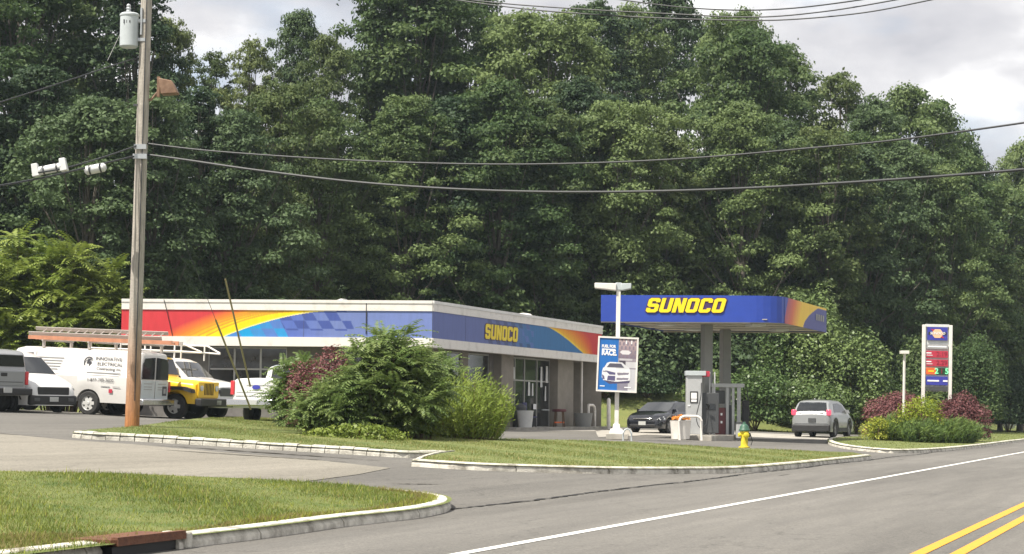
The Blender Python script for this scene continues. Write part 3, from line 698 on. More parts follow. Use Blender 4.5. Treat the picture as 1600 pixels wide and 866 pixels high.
def sumac(name, label, cat, p, W, H, nst, m, fl=0.7, group=None, seed=0, fpp=9, leaflet=0.12, lean=(0, 0)):
    rs = random.Random(seed); r = thing(name, label, cat, p, 0, group); C = []; Nn = []; U = []; Ls = []
    st = MB(); tips = []
    for i in range(nst):
        a = i * 2.399 + rs.uniform(-.3, .3); q = math.sqrt((i + .3) / nst); hz = H * (1 - .62 * q * q) * rs.uniform(.72, .92)
        tip = Vector((math.cos(a) * q * W * .42 + lean[0], math.sin(a) * q * W * .42 + lean[1], hz)); foot = Vector((math.cos(a) * q * W * .16, math.sin(a) * q * W * .16, -.05))
        mid = foot.lerp(tip, .5) + Vector((0, 0, .08 * H)); st.tube([foot, mid, tip], [.03, .022, .01], 5, False)
        tips.append((tip, 1.0)); tips.append((mid.lerp(tip, .55), .95)); tips.append((mid.lerp(foot, .1), .9))
        if H > 1.4: tips.append((foot.lerp(mid, .45), .8))
    rach = MB()
    for tip, sc_ in tips:
        for j in range(fpp):
            a = j * 6.283 / fpp + rs.uniform(-.4, .4); el = rs.uniform(-.05, 1.1); d = Vector((math.cos(a) * math.cos(el), math.sin(a) * math.cos(el), math.sin(el)))
            Lf = fl * sc_ * rs.uniform(.65, 1.15); npair = 9; pos = tip.copy(); pts = [pos.copy()]
            for k in range(npair):
                d = (d + Vector((0, 0, -.095))).normalized(); pos = pos + d * Lf / npair
                side = d.cross(Vector((0, 0, 1))).normalized(); nr = side.cross(d).normalized()
                ll = leaflet * (1.15 - .06 * k) * (.55 if k == 0 else 1) * (fl / .7)
                for sg in (-1, 1):
                    u = (side * sg + d * .45 + Vector((0, 0, -.35))).normalized()
                    C.append(pos + u * ll * .5); U.append(u); Nn.append(nr + side * sg * .3 + Vector((rs.uniform(-.2, .2),) * 3)); Ls.append(ll)
                pts.append(pos.copy())
            rach.tube([pts[0], pts[4], pts[-1]], [.005, .004, .002], 3, False)
    cl_ = []
    for i in range(14):
        a = i * 2.4; q = math.sqrt((i + .5) / 14); cl_.append(((math.cos(a) * q * W * .33, math.sin(a) * q * W * .33, H * (.26 + .26 * (1 - q) * rs.random())), (W * .17, W * .17, H * .24)))
    Cf, Nf, Lf_, Wf = clump_leaves(cl_, 620 / max(1, (H * .5) ** 1.2), leaflet * .95, .4, .5, .3); Cf[:, 2] = np.abs(Cf[:, 2]); leaf_object('inner_foliage', Cf, Nf, Lf_, Wf, m, r)
    C = np.array([tuple(v) for v in C]); Nn = np.array([tuple(v) for v in Nn]); U = np.array([tuple(v) for v in U]) ; Ls = np.array(Ls)
    sv = npr.get_state()
    Nn = Nn / np.linalg.norm(Nn, axis=1, keepdims=True); U = U * 3
    leaf_object('foliage', C, Nn, Ls, Ls * .38, m, r, up=U)
    part('stem', st, M['stem'], r); part('leaf_stalk', rach, M['bed_leaf'], r)
    return r
def spray(name, label, cat, px, py, Y, wpx, hpx, m, n=420, ll=0.16, lw=.03, group=None, seed=3, fan=.5):
    """upright wands clothed in narrow leaves"""
    p = G(px, py) if Y is None else ray(px, py, Y); Y = p.y; p.z = T(p.x, p.y)
    k = Y / 3000.0; W, H = wpx * k, hpx * k; rs = random.Random(seed); r = thing(name, label, cat, p, 0, group); C = []; Nn = []; U = []; st = MB()
    for i in range(n):
        a = rs.uniform(0, 6.283); q = math.sqrt(rs.random()); hz = H * (1 - .45 * q ** 2.2) * rs.uniform(.6, 1.0)
        foot = Vector((math.cos(a) * q * W * .3, math.sin(a) * q * W * .3, 0)); tip = Vector((math.cos(a) * q * W * (.3 + .22 * fan * 2), math.sin(a) * q * W * (.3 + .2), hz))
        if i % 4 == 0: st.tube([foot, tip], [.008, .003], 3, False)
        d = (tip - foot).normalized(); nl = 17
        for j in range(nl):
            t = .12 + .88 * (j / (nl - 1)); b = rs.uniform(0, 6.283); sd_ = Vector((math.cos(b), math.sin(b), .2)); u = (d * rs.uniform(.6, 1.2) + sd_ * .7).normalized()
            C.append(foot.lerp(tip, t) + u * ll * .5); U.append(u * 3); Nn.append(sd_.cross(u) + Vector((rs.uniform(-.6, .6), rs.uniform(-.9, .3), .5)))
    C, Nn, U = (np.array([tuple(v) for v in q_]) for q_ in (C, Nn, U)); L = npr.uniform(.7, 1.3, len(C)) * ll
    leaf_object('foliage', C, Nn, L, np.full(len(C), lw), m, r, up=U); part('stem', st, M['stem'], r); return r
# roadside clump
for (px, py, wp, hp, nst, lab, mm) in ((468, 674, 124, 138, 17, 'leftmost leafy sumac of the roadside clump, beside the white pickup', 'sumac'), (522, 687, 150, 100, 20, 'green sumac in front of the red shrub, in the roadside clump', 'sumac'), (606, 690, 215, 196, 34, 'tallest sumac of the roadside clump, its fronds crossing the store fascia', 'sumac'), (686, 686, 130, 150, 16, 'sumac between the tall sumac and the bright green shrub', 'sumac')):
    p = G(px, py); k = p.y / 3000.; sumac('sumac_shrub', lab, 'shrub', p, wp * k, hp * k, nst, M[mm], .78 if wp > 200 else .6, 'sumacs in the roadside clump', seed=px, leaflet=.17, fpp=12)
p = G(655, 692); k = p.y / 3000.; sumac('sumac_shrub', 'small sumac sprout low at the front of the roadside clump', 'shrub', p, 90 * k, 62 * k, 7, M['sumac_b'], .42, seed=5, leaflet=.13)
bush('red_shrub', 'dark red leaved shrub in the middle of the green roadside clump', 'shrub', 508, 680, 48.9, 104, 138, M['red_leaf'], .07, 7, 2600, .6)
bush('weed_shrub', 'low dark green shrub at the foot of the roadside clump', 'shrub', 560, 692, None, 150, 30, M['sumac_b'], .1, 6, 1500, .5, depth=.6)
spray('willow_shrub', 'bright yellow green narrow leaved shrub at the right end of the roadside clump', 'shrub', 738, 692, None, 135, 116, M['willow'], 520)
spray('willow_shrub', 'green narrow leaved shrub behind the sumacs, left of the brighter one', 'shrub', 672, 688, None, 90, 120, M['bed_leaf'], 220, seed=9)
# sumac thicket behind the parked vehicles
for (px, top, Y, wp, lab) in ((15, 345, 74, 170, 'big sumac thicket at far left behind the grey pickup'), (95, 352, 73, 170, 'big sumac thicket above the white work van'), (165, 400, 74, 110, 'sumac between the work van and the wooden pole'), (-60, 370, 72, 170, 'sumac at the left edge of the view')):
    p = ray(px, 640, Y); p.z = T(p.x, p.y); tz = ray(px, top, Y).z; k = Y / 3000.
    sumac('sumac_tree', lab, 'tree', p, wp * k * 1.15, tz - p.z, 42, M['sumac_b'], 1.1, 'sumacs behind the parked vehicles', seed=px + 200, fpp=12, leaflet=.2)
p = ray(275, 640, 93); p.z = T(p.x, p.y); sumac('sumac_tree', 'sumac showing above the store roof right of the wooden pole', 'tree', p, 3.6, ray(275, 415, 93).z - p.z, 20, M['sumac_b'], 1.1, seed=77, leaflet=.2)
# low growth beside and behind the canopy
bl_ = [('vine_mound', 'vine covered mound of foliage right of the blue canopy', 1272, 415, 104, 150, 'leaf_v', .3), ('vine_mound', 'lower shoulder of vines sloping down behind the lamp and bushes', 1338, 505, 103, 130, 'leaf_v', .3), ('vine_mound', 'leafy vines right behind the end of the canopy', 1222, 462, 104.5, 95, 'leaf_v', .3),
       ('hedge_bush', 'green bush beneath the canopy roof, right of the pumps', 1180, 555, 100, 130, 'leaf_v', .28), ('hedge_bush', 'green bush directly behind the silver crossover', 1265, 580, 100.5, 150, 'leaf_v', .28), ('hedge_bush', 'green bush left of the lamp post and price sign', 1375, 572, 104, 110, 'leaf_v', .28), ('hedge_bush', 'green bush seen behind the canopy columns', 1110, 565, 102, 110, 'leaf_v', .28),
       ('hedge_bush', 'bush just right of the price sign', 1520, 510, 118, 120, 'leaf_a', .28), ('hedge_bush', 'dark bush at the far right edge behind the grass', 1610, 560, 132, 150, 'leaf_b', .3), ('hedge_bush', 'dark bush under the trees right of the price sign', 1575, 560, 128, 110, 'leaf_b', .3), ('hedge_bush', 'bush behind the price sign', 1450, 500, 114, 110, 'leaf_a', .28), ('hedge_bush', 'dark bush behind the left end of the canopy', 1010, 575, 105, 120, 'leaf_b', .28), ('hedge_bush', 'dark bush between store and canopy', 945, 560, 104, 110, 'leaf_b', .28),
       ('hedge_bush', 'yellowish green bush above the left part of the store roof', 425, 400, 94, 110, 'leaf_c', .3), ('hedge_bush', 'dark bush above the middle of the store roof', 345, 430, 92, 120, 'leaf_b', .3)]
for nm, lab, px, top, Y, wp, mm, sz in bl_:
    p = ray(px, 640, Y); tz = ray(px, top, Y).z; hp = (tz - T(p.x, p.y)) * 3000. / Y
    bush(nm, lab, 'bush' if nm != 'vine_mound' else 'vines', px, 640, Y, wp, hp, M[mm], sz * .6, 12, 430, .6, shell=.45)
# planted bed at the price sign
bush('red_barberry', 'dark red barberry dome left of the price sign', 'shrub', 1402, 684, 83, 100, 76, M['red_leaf'], .09, 8, 2600, .6)
bush('red_barberry', 'dark red barberry dome right of the price sign', 'shrub', 1497, 684, 83, 88, 76, M['red_leaf'], .09, 8, 2600, .6)
bush('gold_shrub', 'yellow green shrub in front of the red barberries', 'shrub', 1370, 688, 78, 46, 44, M['gold_leaf'], .1, 5, 900, .5)
bush('gold_shrub', 'yellow flowering shrub in the centre of the sign bed', 'shrub', 1438, 688, 78.5, 80, 70, M['gold_leaf'], .1, 6, 800, .5)
spray('blade_plant', 'tall green bladed plant at the right of the sign bed', 'plant', 1493, 694, 78, 82, 44, M['bed_leaf'], 330, .26, .035, seed=4)
spray('blade_plant', 'tall green bladed plant at the left of the sign bed', 'plant', 1397, 690, 79, 80, 46, M['bed_leaf'], 300, .26, .035, seed=6)
spray('blade_plant', 'green bladed plant in front of the yellow shrub', 'plant', 1440, 694, 77, 70, 42, M['bed_leaf'], 200, .25, .035, seed=8)
bush('green_shrub', 'low green shrub at the right end of the sign bed', 'shrub', 1530, 680, 90, 50, 34, M['leaf_v'], .12, 5, 600, .5)
p = ray(1455, 684, 83); p.z = T(p.x, p.y); sumac('sumac_shrub', 'sumac growing up in front of the price sign', 'shrub', p, 1.6, 2.4, 7, M['sumac'], .6, seed=12, leaflet=.13)
tl = [G(*q) for q in ((1530, 676), (1620, 671), (1700, 668), (1700, 660), (1530, 660))]

# ------------------------------------------------------------------ store
C0 = ray(675, 543, 71.0); C0.z = 0; C1 = ray(940, 560, 90.3); C1.z = 0; CL = ray(190, 500, 71.9); CL.z = 0
zt = ray(675, 470, 71).z; zf = zt - 16.5 * 71 / 3000; zl = ray(675, 528.5, 71).z; zb_ = ray(675, 543, 71).z
store = thing('gas_station_store', 'low flat roofed store with red, yellow and blue printed fascia and white trim', 'building', (C0.x, C0.y, 0.45))
def loc(p, z): return Vector((p.x - C0.x, p.y - C0.y, z - 0.45))
dirR = (C1 - C0).normalized(); dirL = (CL - C0).normalized(); LR = (C1 - C0).length; LL = (CL - C0).length
nR = Vector((dirR.y, -dirR.x, 0)); nL = Vector((-dirL.y, dirL.x, 0))
if nL.y > 0: nL = -nL
def PR(u, z, d=0.0): return loc(C0 + dirR * u + nR * d, z)
def PL(u, z, d=0.0): return loc(C0 + dirL * u + nL * d, z)     # u from the corner to the left
def band(P, L, z0, z1, d0, d1, ext0=0, ext1=0):
    mb = MB(); v = [P(a, z, d) for a in (-ext0, L + ext1) for (d, z) in ((d0, z0), (d1, z0), (d1, z1), (d0, z1))]
    mb.add(v, [(0, 1, 2, 3), (7, 6, 5, 4), (0, 4, 5, 1), (1, 5, 6, 2), (2, 6, 7, 3), (3, 7, 4, 0)]); return mb
CLb = CL + dirR * LR
# roof slab
mb = MB(); mb.prism([loc(p, zt - .35) for p in (C0, C1, CLb, CL)], (0, 0, .12)); part('roof', mb, M['roof'], store, False)
mb = MB(); mb.prism([loc(p, zb_ + .02) for p in (C0, C1, CLb, CL)], (0, 0, .06)); part('soffit', mb, M['wall'], store, False)
for P, L in ((PR, LR), (PL, LL)):
    part('cornice', band(P, L, zt - .11, zt, -.25, .07, ext0=.0), M['trim'] if P is PR else M['white'], store, False)
    part('upper_trim', band(P, L, zf, zt - .113, -.25, .045), M['white'], store, False)
    part('lower_trim', band(P, L, zb_, zl, -.25, .045), M['white'], store, False)
    part('fascia_backing', band(P, L, zl + .003, zf - .003, -.1, 0.0), M['wall'], store, False)
# back and far sides
for a, b in ((C1, CLb), (CLb, CL)):
    mb = MB(); mb.add([loc(a, 0.1), loc(b, 0.1), loc(b, zt), loc(a, zt)], [(0, 1, 2, 3)]); part('wall', mb, M['wall'], store, False)
def lerp3(a, b, t): t = max(0, min(1, t)); return tuple(x + (y - x) * t for x, y in zip(a, b))
RED, ORG, YEL, CYA, PER, DBL, BLU = (0.58, .035, .045), (.80, .22, .02), (.95, .66, .0), (.0, .32, .66), (.15, .205, .46), (.05, .085, .32), (.03, .14, .40)
def colL(u, v):   # u 0 left end -> 1 corner, v 0 bottom -> 1 top
    px = 190 + 485 * u; 
    # yellow/blue boundary curve
    t = (px - 352) / (527 - 352)
    yb_ = 1 - (1 - max(0, min(1, t))) ** 1.75 if t > 0 else -1
    if t > 1.0: blue = True
    else: blue = v < yb_
    if not blue:
        g = (px - (250 + 95 * v ** 1.3)) / 38.0
        c = lerp3(RED, ORG, g) if g < 1 else lerp3(ORG, YEL, (g - 1) * .9)
        for k in range(4):
            x0 = 284 + k * 13; vv = (px - x0) / 150.0
            if 0 < vv < .9:
                tv = 1 - (1 - vv) ** 2.0; 
                if abs(v - tv * .98) < .028 + .0: c = lerp3(c, (.62, .25, .02), .75)
        if t > 0 and v - yb_ < .045: c = (.95, .8, .25)
        return c
    i = int((px + v * 26) // 19); j = int(v * 3.2)
    if px + v * 20 < 452:
        h = ((i * 7 + j * 13) % 5) / 4; c = lerp3(CYA, (.10, .16, .50), h * .8)
        return c
    if px + v * 18 < 560 and ((i + j) % 2 == 0) and v > .25: return DBL
    c = lerp3((.09, .15, .48), PER, (px - 460) / 60.0)
    if px > 575: c = tuple(k * 1.04 for k in c)
    return c
print_grid('printed_fascia', 560, 46, lambda u, v: PL(LL * (1 - u), zl + .003 + (zf - zl - .006) * v, .012), colL, M['print'], store)
def colR(u, v):
    # u 0 corner -> 1 far end (metres along)
    x = u
    b0 = .62 + .245 * (1 - v) ** .75
    if x < b0:
        c = lerp3((.115, .15, .38), (.02, .15, .38), (x - .36) / .16)
        i = int(x * 46 + v * 1.5); j = int(v * 4)
        if .26 < x < .52 and (v > .78 or v < .16) and (i + j) % 2: c = tuple(k * .6 for k in c)
        if .47 < x < .54 and (i + j) % 3 == 0: c = lerp3(c, (.12, .16, .5), .5)
        return c
    g = (x - b0) / (.055 + .13 * v)
    if g < .12: return (.86, .62, .04)
    if g < 1: return lerp3((.84, .46, .01), (.72, .12, .02), (g - .12) / .88)
    return lerp3((.72, .12, .02), RED, (g - 1) * 3)
print_grid('printed_fascia', 400, 40, lambda u, v: PR(LR * u, zl + .003 + (zf - zl - .006) * v, .012), colR, M['print'], store)
u0, u1 = 5.35, 9.05
hh_ = (zf - zl) * .60
block_word('SUNOCO', u1 - u0, hh_, store, lambda a, b, d: PR(u0 + a, zl + (zf - zl) * .19 + b, .016 + d), M['yellow'], M['orange_dark'], shear=.10)
# fascia panel joints and a loose black cable
for u in (2.45, 4.8):
    part('fascia_cable' if u < 3 else 'panel_joint', band(PL, .03 if u < 3 else .012, zl if u > 3 else zl + .15, zf if u > 3 else zt - .02, .014, .05 if u < 3 else .017, -u, u), M['black'] if u < 3 else M['darkgrey'], store, False)
for u in (10.1,):
    mb = MB(); mb.tube([PL(u, zt - .02, .09), PL(u - .1, zf, .06), PL(u - .35, zl, .04)], .012, 5); part('fascia_cable', mb, M['black'], store)
part('panel_joint', band(PR, .012, zl + .01, zf - .01, .013, .016, -3.3, 3.3), M['darkgrey'], store, False)
# walls, set back below the overhang
SB = -0.9
def wallrun(P, a, b, z0, z1, d=SB, t=.2, m='wall', name='wall'):
    mb = MB(); v = [P(x, z, dd) for x in (a, b) for (dd, z) in ((d - t, z0), (d, z0), (d, z1), (d - t, z1))]
    mb.add(v, [(0, 1, 2, 3), (7, 6, 5, 4), (0, 4, 5, 1), (1, 5, 6, 2), (2, 6, 7, 3), (3, 7, 4, 0)]); return part(name, mb, M[m], store, False)
wallrun(PL, .9, 1.6, .1, zb_ + .02, m='brick'); wallrun(PL, 3.5, 5.6, .1, zb_ + .02, m='brick'); wallrun(PL, 8.6, LL - .1, .1, zb_ + .02, m='brick')
wallrun(PL, 1.6, 3.5, .1, 1.9, m='brick'); wallrun(PL, 5.6, 8.6, .1, 1.9, m='brick')
def window(P, a, b, z0, z1, nx, nz, d=SB - .08, fr=.07, m='glass2', sgn=1):
    mb = MB()
    def bar(x0, x1, y0, y1, dd=.05):
        v = [P(x, z, d_) for x in (x0, x1) for (d_, z) in ((d, y0), (d + dd, y0), (d + dd, y1), (d, y1))]
        mb.add(v, [(0, 1, 2, 3), (7, 6, 5, 4), (0, 4, 5, 1), (1, 5, 6, 2), (2, 6, 7, 3), (3, 7, 4, 0)])
    bar(a, b, z0, z0 + fr); bar(a, b, z1 - fr, z1)
    for i in range(nx + 1):
        x = a + (b - a) * i / nx; bar(max(a, x - fr / 2), min(b, x + fr / 2), z0 + fr + .002, z1 - fr - .002, .052)
    for zz in nz: bar(a + fr, b - fr, zz - .03, zz + .03, .046)
    w_ = part('window', mb, M['alu'], store, False)
    for i in range(nx):
        x0 = a + (b - a) * i / nx + .02; x1 = a + (b - a) * (i + 1) / nx - .02; g = MB(); g.add([P(x0, z0 + .02, d + .015), P(x1, z0 + .02, d + .015), P(x1, z1 - .02, d + .015), P(x0, z1 - .02, d + .015)], [(0, 1, 2, 3)])
        part('pane', g, M[m], w_, False)
    return w_
window(PL, 1.6, 3.5, 1.9, zb_, 2, [2.7]); window(PL, 5.6, 8.6, 1.9, zb_, 3, [2.7])
wallrun(PR, .5, 3.6, .1, zb_ + .02, m='wall'); wallrun(PR, 3.6, 5.2, .1, 1.3); window(PR, 3.6, 5.2, 1.3, zb_, 1, [2.6])
wallrun(PR, 5.2, 5.9, .1, zb_ + .02); window(PR, 5.9, 8.3, .5, zb_, 1, [], m='glass2'); wallrun(PR, 8.3, 8.75, .1, zb_ + .02, m='brick')
wallrun(PR, 8.75, 10.2, .1, zb_ + .02, d=-.55, t=.6, m='wall', name='pillar')
window(PR, 10.2, 12.6, .5, zb_, 2, [2.55]); window(PR, 12.6, 14.2, .5, zb_, 1, [2.55]); window(PR, 14.2, 15.9, .5, zb_, 1, [2.55])
wallrun(PR, 15.9, 18.1, .1, zb_ + .02, d=-.55, t=.6, m='wall', name='pillar')
wallrun(PR, 18.1, LR, .1, zb_ + .02, d=-4.2, m='brick')
mb = MB(); 
for u, z0, z1, w_ in ((11.0, 2.6, 3.1, .35), (14.6, 2.3, 3.2, .28), (15.3, 2.5, 3.25, .35), (13.0, 1.9, 2.5, .3), (13.5, 1.9, 2.45, .22), (15.2, 1.7, 2.35, .2)):
    q = MB(); q.add([PR(u, z0, SB - .02), PR(u + w_, z0, SB - .02), PR(u + w_ * .9, z1, SB - .02), PR(u + .04, z1, SB - .02)], [(0, 1, 2, 3)]); part('window_poster', q, M['plastic_white'], store, False)
q = MB(); q.add([PR(13.7, 1.32, SB - .015), PR(14.1, 1.32, SB - .015), PR(14.1, 1.55, SB - .015), PR(13.7, 1.55, SB - .015)], [(0, 1, 2, 3)]); part('window_poster', q, M['white_ink'], store, False)
q = MB(); q.box(PR(15, 1.3, SB + .1), (.9, .05, .05), math.atan2(dirR.y, dirR.x)); part('door_handle', q, M['steel'], store)
# corner post of the overhang
q = MB(); q.tube([PR(18.55, .45, -.3), PR(18.55, zb_, -.3)], .05, 10); part('overhang_post', q, M['white'], store)
# roof vents
for u, v_, h, r in ((10, 8, .5, .2), (4.6, 14.5, .2, .5)):
    pass
vp = ray(535, 462, 80); b = thing('roof_vent', 'small mushroom vent standing on the store roof', 'vent', (vp.x, vp.y, zt - .25))
mb = MB(); mb.tube([(0, 0, 0), (0, 0, .62)], .1, 10); part('pipe', mb, M['steel'], b); mb = MB(); mb.lathe([(.22, .6), (.28, .66), (.2, .78), (.02, .82)], 14); part('cap', mb, M['alu'], b)
vp = ray(840, 488, 82); b = thing('roof_vent', 'low white dome vent on the store roof edge above the lettering', 'vent', (vp.x - .6, vp.y + .6, zt - .1))
mb = MB(); mb.lathe([(.42, 0), (.44, .14), (.3, .24), (.02, .28)], 16); part('dome', mb, M['white'], b)
# concrete step along the front
q = MB(); v = [PR(x, z, d) for x in (7.6, LR + .4) for (d, z) in ((-.9, .2), (.55, .2), (.55, .56), (-.9, .56))]
q.add(v, [(0, 1, 2, 3), (7, 6, 5, 4), (0, 4, 5, 1), (1, 5, 6, 2), (2, 6, 7, 3), (3, 7, 4, 0)]); part('front_step', q, M['concrete'], store, False)
def at_store(u, d): p = C0 + dirR * u + nR * d; return Vector((p.x, p.y, 0.56))
# planters, chair, stool, rail in front of the store
def planter(label, p, r, h, m):
    b = thing('planter', label, 'planter', p); mb = MB(); mb.lathe([(r * .82, 0), (r, h * .9), (r * 1.06, h), (r * .92, h), (r * .9, h * .88)], 20); part('tub', mb, m, b)
    mb = MB(); mb.lathe([(r * .9, h * .86), (.01, h * .9)], 16); part('soil', mb, M['dirt'], b); return b
b = planter('white round planter tub against the store pillar', at_store(9.75, .15), .34, .7, M['plastic_white'])
b = planter('grey round planter tub at the far end of the store front', at_store(17.3, .2), .42, .62, M['column'])
ch = thing('patio_chair', 'dark blue chair in front of the store window', 'chair', at_store(11.3, -.2), math.atan2(nR.y, nR.x) - math.pi / 2)
mb = MB(); mb.box((0, 0, .43), (.5, .48, .05)); part('seat', mb, M['bluefab'], ch, bevel=.01)
mb = MB(); mb.box((0, -.25, .74), (.5, .05, .6)); part('backrest', mb, M['bluefab'], ch, bevel=.01)
for x in (-.22, .22):
    for y in (-.2, .2): mb = MB(); mb.tube([(x, y, 0), (x, y, .42)], .02, 6); part('leg', mb, M['black'], ch)
tr = thing('trash_can', 'black lidded bin behind the white planter tub', 'bin', at_store(10.35, -.35))
mb = MB(); mb.lathe([(.26, 0), (.3, .8), (.32, .82), (.3, .9), (.1, 1.0), (.01, 1.0)], 16); part('barrel', mb, M['darkgrey'], tr)
stl = thing('stool', 'small round stool with an orange foot bar by the store window', 'stool', at_store(14.1, .15))
mb = MB(); mb.lathe([(.3, .66), (.33, .72), (.3, .78), (.01, .79)], 16); part('seat', mb, M['maroon'], stl)
for a in range(4): t = a * math.pi / 2 + .6; mb = MB(); mb.tube([(math.cos(t) * .3, math.sin(t) * .3, 0), (math.cos(t) * .22, math.sin(t) * .22, .68)], .025, 6); part('leg', mb, M['stem'], stl)
mb = MB(); mb.box((0, -.2, .2), (.5, .05, .06), .6); part('foot_bar', mb, M['orange'], stl)
hr = thing('hoop_bollard', 'pale bent hoop rail at the far corner of the store', 'bollard', at_store(17.9, .4) + Vector((0, 0, -.12)), math.atan2(dirR.y, dirR.x))
mb = MB(); mb.tube([(-.45, 0, 1.1), (.2, 0, 1.1), (.42, 0, 1.02), (.5, 0, .85), (.5, 0, 0)], .06, 8); mb.tube([(-.45, 0, 1.1), (-.45, 0, 0)], .06, 8); part('hoop', mb, M['white'], hr)
pb = thing('bollard', 'short white post beside the hoop rail at the store corner', 'bollard', at_store(18.9, .9) + Vector((0, 0, -.12)))
mb = MB(); mb.lathe([(.09, 0), (.09, 1.35), (.05, 1.42), (.01, 1.44)], 12); part('post', mb, M['white'], pb)

# ------------------------------------------------------------------ canopy
FL = ray(939, 480, 71.3); zc1 = ray(939, 461, 71.3).z; zc0 = ray(939, 502.5, 71.3).z
ca = thing('fuel_canopy', 'blue fuel canopy with yellow lettering and a rainbow end on grey columns', 'canopy', (FL.x, FL.y, 0))
ax = Vector((CT, -ST, 0)); ay = Vector((ST, CT, 0))
ax = (Vector((1, -0.10, 0))).normalized()
CW, CD_ = (ray(1215, 480, 70.7) - FL).dot(ax) - .1, 8.8
# outline with a rounded front right corner
def cp(u, v, z): p = ax * u + ay * v; return Vector((p.x, p.y, z))
outl = [(0, 0)] + [(CW - .9, 0)] + [(CW - .9 + 1.1 * math.sin(t), .75 * (1 - math.cos(t))) for t in [R(a) for a in (12, 25, 40, 55, 72, 88)]] + [(CW + .25, CD_), (0, CD_)]
mb = MB(); n_ = len(outl)
for i in range(n_):
    a, b = outl[i], outl[(i + 1) % n_]
    k = len(mb.v); mb.v += [cp(*a, zc0), cp(*b, zc0), cp(*b, zc1), cp(*a, zc1)]; mb.f.append((k, k + 1, k + 2, k + 3))
mb.add([cp(*p, zc1 - .02) for p in outl], [tuple(range(n_))])
part('fascia', mb, M['blue'], ca, False)
# printed rainbow on the right side face
side = [outl[6], outl[7], outl[8]]
def sp(u, v):
    L1 = 0.35
    a, b = Vector(outl[7]), Vector(outl[8]); p = a.lerp(b, u) ; d = (b - a).normalized(); nrm = Vector((d.y, -d.x)) * .012; p = p + nrm
    return cp(p.x, p.y, zc0 + .004 + (zc1 - zc0 - .008) * v)
def colC(u, v):
    b0 = .30 + .0 * v + .33 * v ** 1.6 + .06
    bb = .52 + .46 * v ** 1.5 if v < .93 else 1.2
    if u > .42 + .42 * v ** 1.7 and v < .92: 
        return (.05, .06, .28)
    g = (u - (-.04 + .10 * v)) / .42
    if g < .05: return (.03, .06, .38)
    if g < .4: return lerp3((.35, .05, .12), (.66, .12, .03), (g - .05) / .35)
    if g < .8: return lerp3((.66, .12, .03), (.86, .5, .02), (g - .4) / .4)
    return (.86, .55, .02)
print_grid('printed_fascia', 120, 30, sp, colC, M['print'], ca)
for i in range(4):
    mb = MB(); a0 = .72 + i * .055
    vs_ = [sp(a0, .42), sp(a0 + .035, .40), sp(a0 + .04, .66), sp(a0 + .005, .68)]; mb.poly([v + Vector((.02, -.005, 0)) for v in vs_]); part('pale_mark', mb, M['inkpale'], ca, False)
lw = (ray(1134, 478, 70.9) - ray(1010, 478, 71.1)).length
lx = (ray(1012, 478, 71.1) - FL).dot(ax)
block_word('SUNOCO', lw * .975, (ray(1010, 466, 71).z - ray(1010, 488.5, 71).z), ca, lambda a, b, d: cp(lx + a, -.005 - d, ray(1010, 488, 71).z + b), M['yellow'], M['orange_dark'], shear=.24, gap=.45, out=.03)
# soffit of long panels
ns = 12
for i in range(ns):
    v0 = .06 + (CD_ - .12) * i / ns; v1 = .06 + (CD_ - .12) * (i + 1) / ns - .03
    mb = MB(); dz = .05 + (.05 if i % 3 == 0 else 0); ue = CW - .3 if v0 < .9 else CW + .15
    mb.prism([cp(.05, v0, zc0 + dz), cp(ue, v0, zc0 + dz), cp(ue, v1, zc0 + dz), cp(.05, v1, zc0 + dz)], (0, 0, .03)); part('soffit_panel', mb, M['soffit'], ca, False)
mb = MB()
for a, b, q in (((0, 0), (CW - .9, 0), (0, .05)), ((0, CD_ - .05), (CW + .2, CD_ - .05), (0, .05))):
    mb.prism([cp(a[0], a[1] + .012, zc0 - .03), cp(b[0], b[1] + .012, zc0 - .03), cp(b[0], b[1] + .06, zc0 - .03), cp(a[0], a[1] + .06, zc0 - .03)], (0, 0, .055))
part('drip_edge', mb, M['soffit'], ca, False)
for (u, v) in ((1.8, 2.3), (5.2, 2.3), (1.8, 6.6), (5.2, 6.6)):
    mb = MB(); p = cp(u, v, zc0 + .0); mb.box(p, (.6, .6, .09), TH); part('canopy_light', mb, M['plastic_white'], ca, bevel=.01)
col_xy = []
for px, Y in ((1104, 74.0), (1133, 78.2)):
    p = ray(px, 600, Y); g = T(p.x, p.y); mb = MB(); mb.box((p.x - FL.x, p.y - FL.y, (g + zc0) / 2), (.36, .36, zc0 - g + .1), TH); part('column', mb, M['column'], ca, bevel=.02); col_xy.append(p)
# island kerb under pumps
isl = thing('pump_island', 'low concrete island carrying the fuel dispensers', 'island', (*G(1120, 684)[:2], G(1120, 684).z), TH * 0)
pI = G(1120, 684)
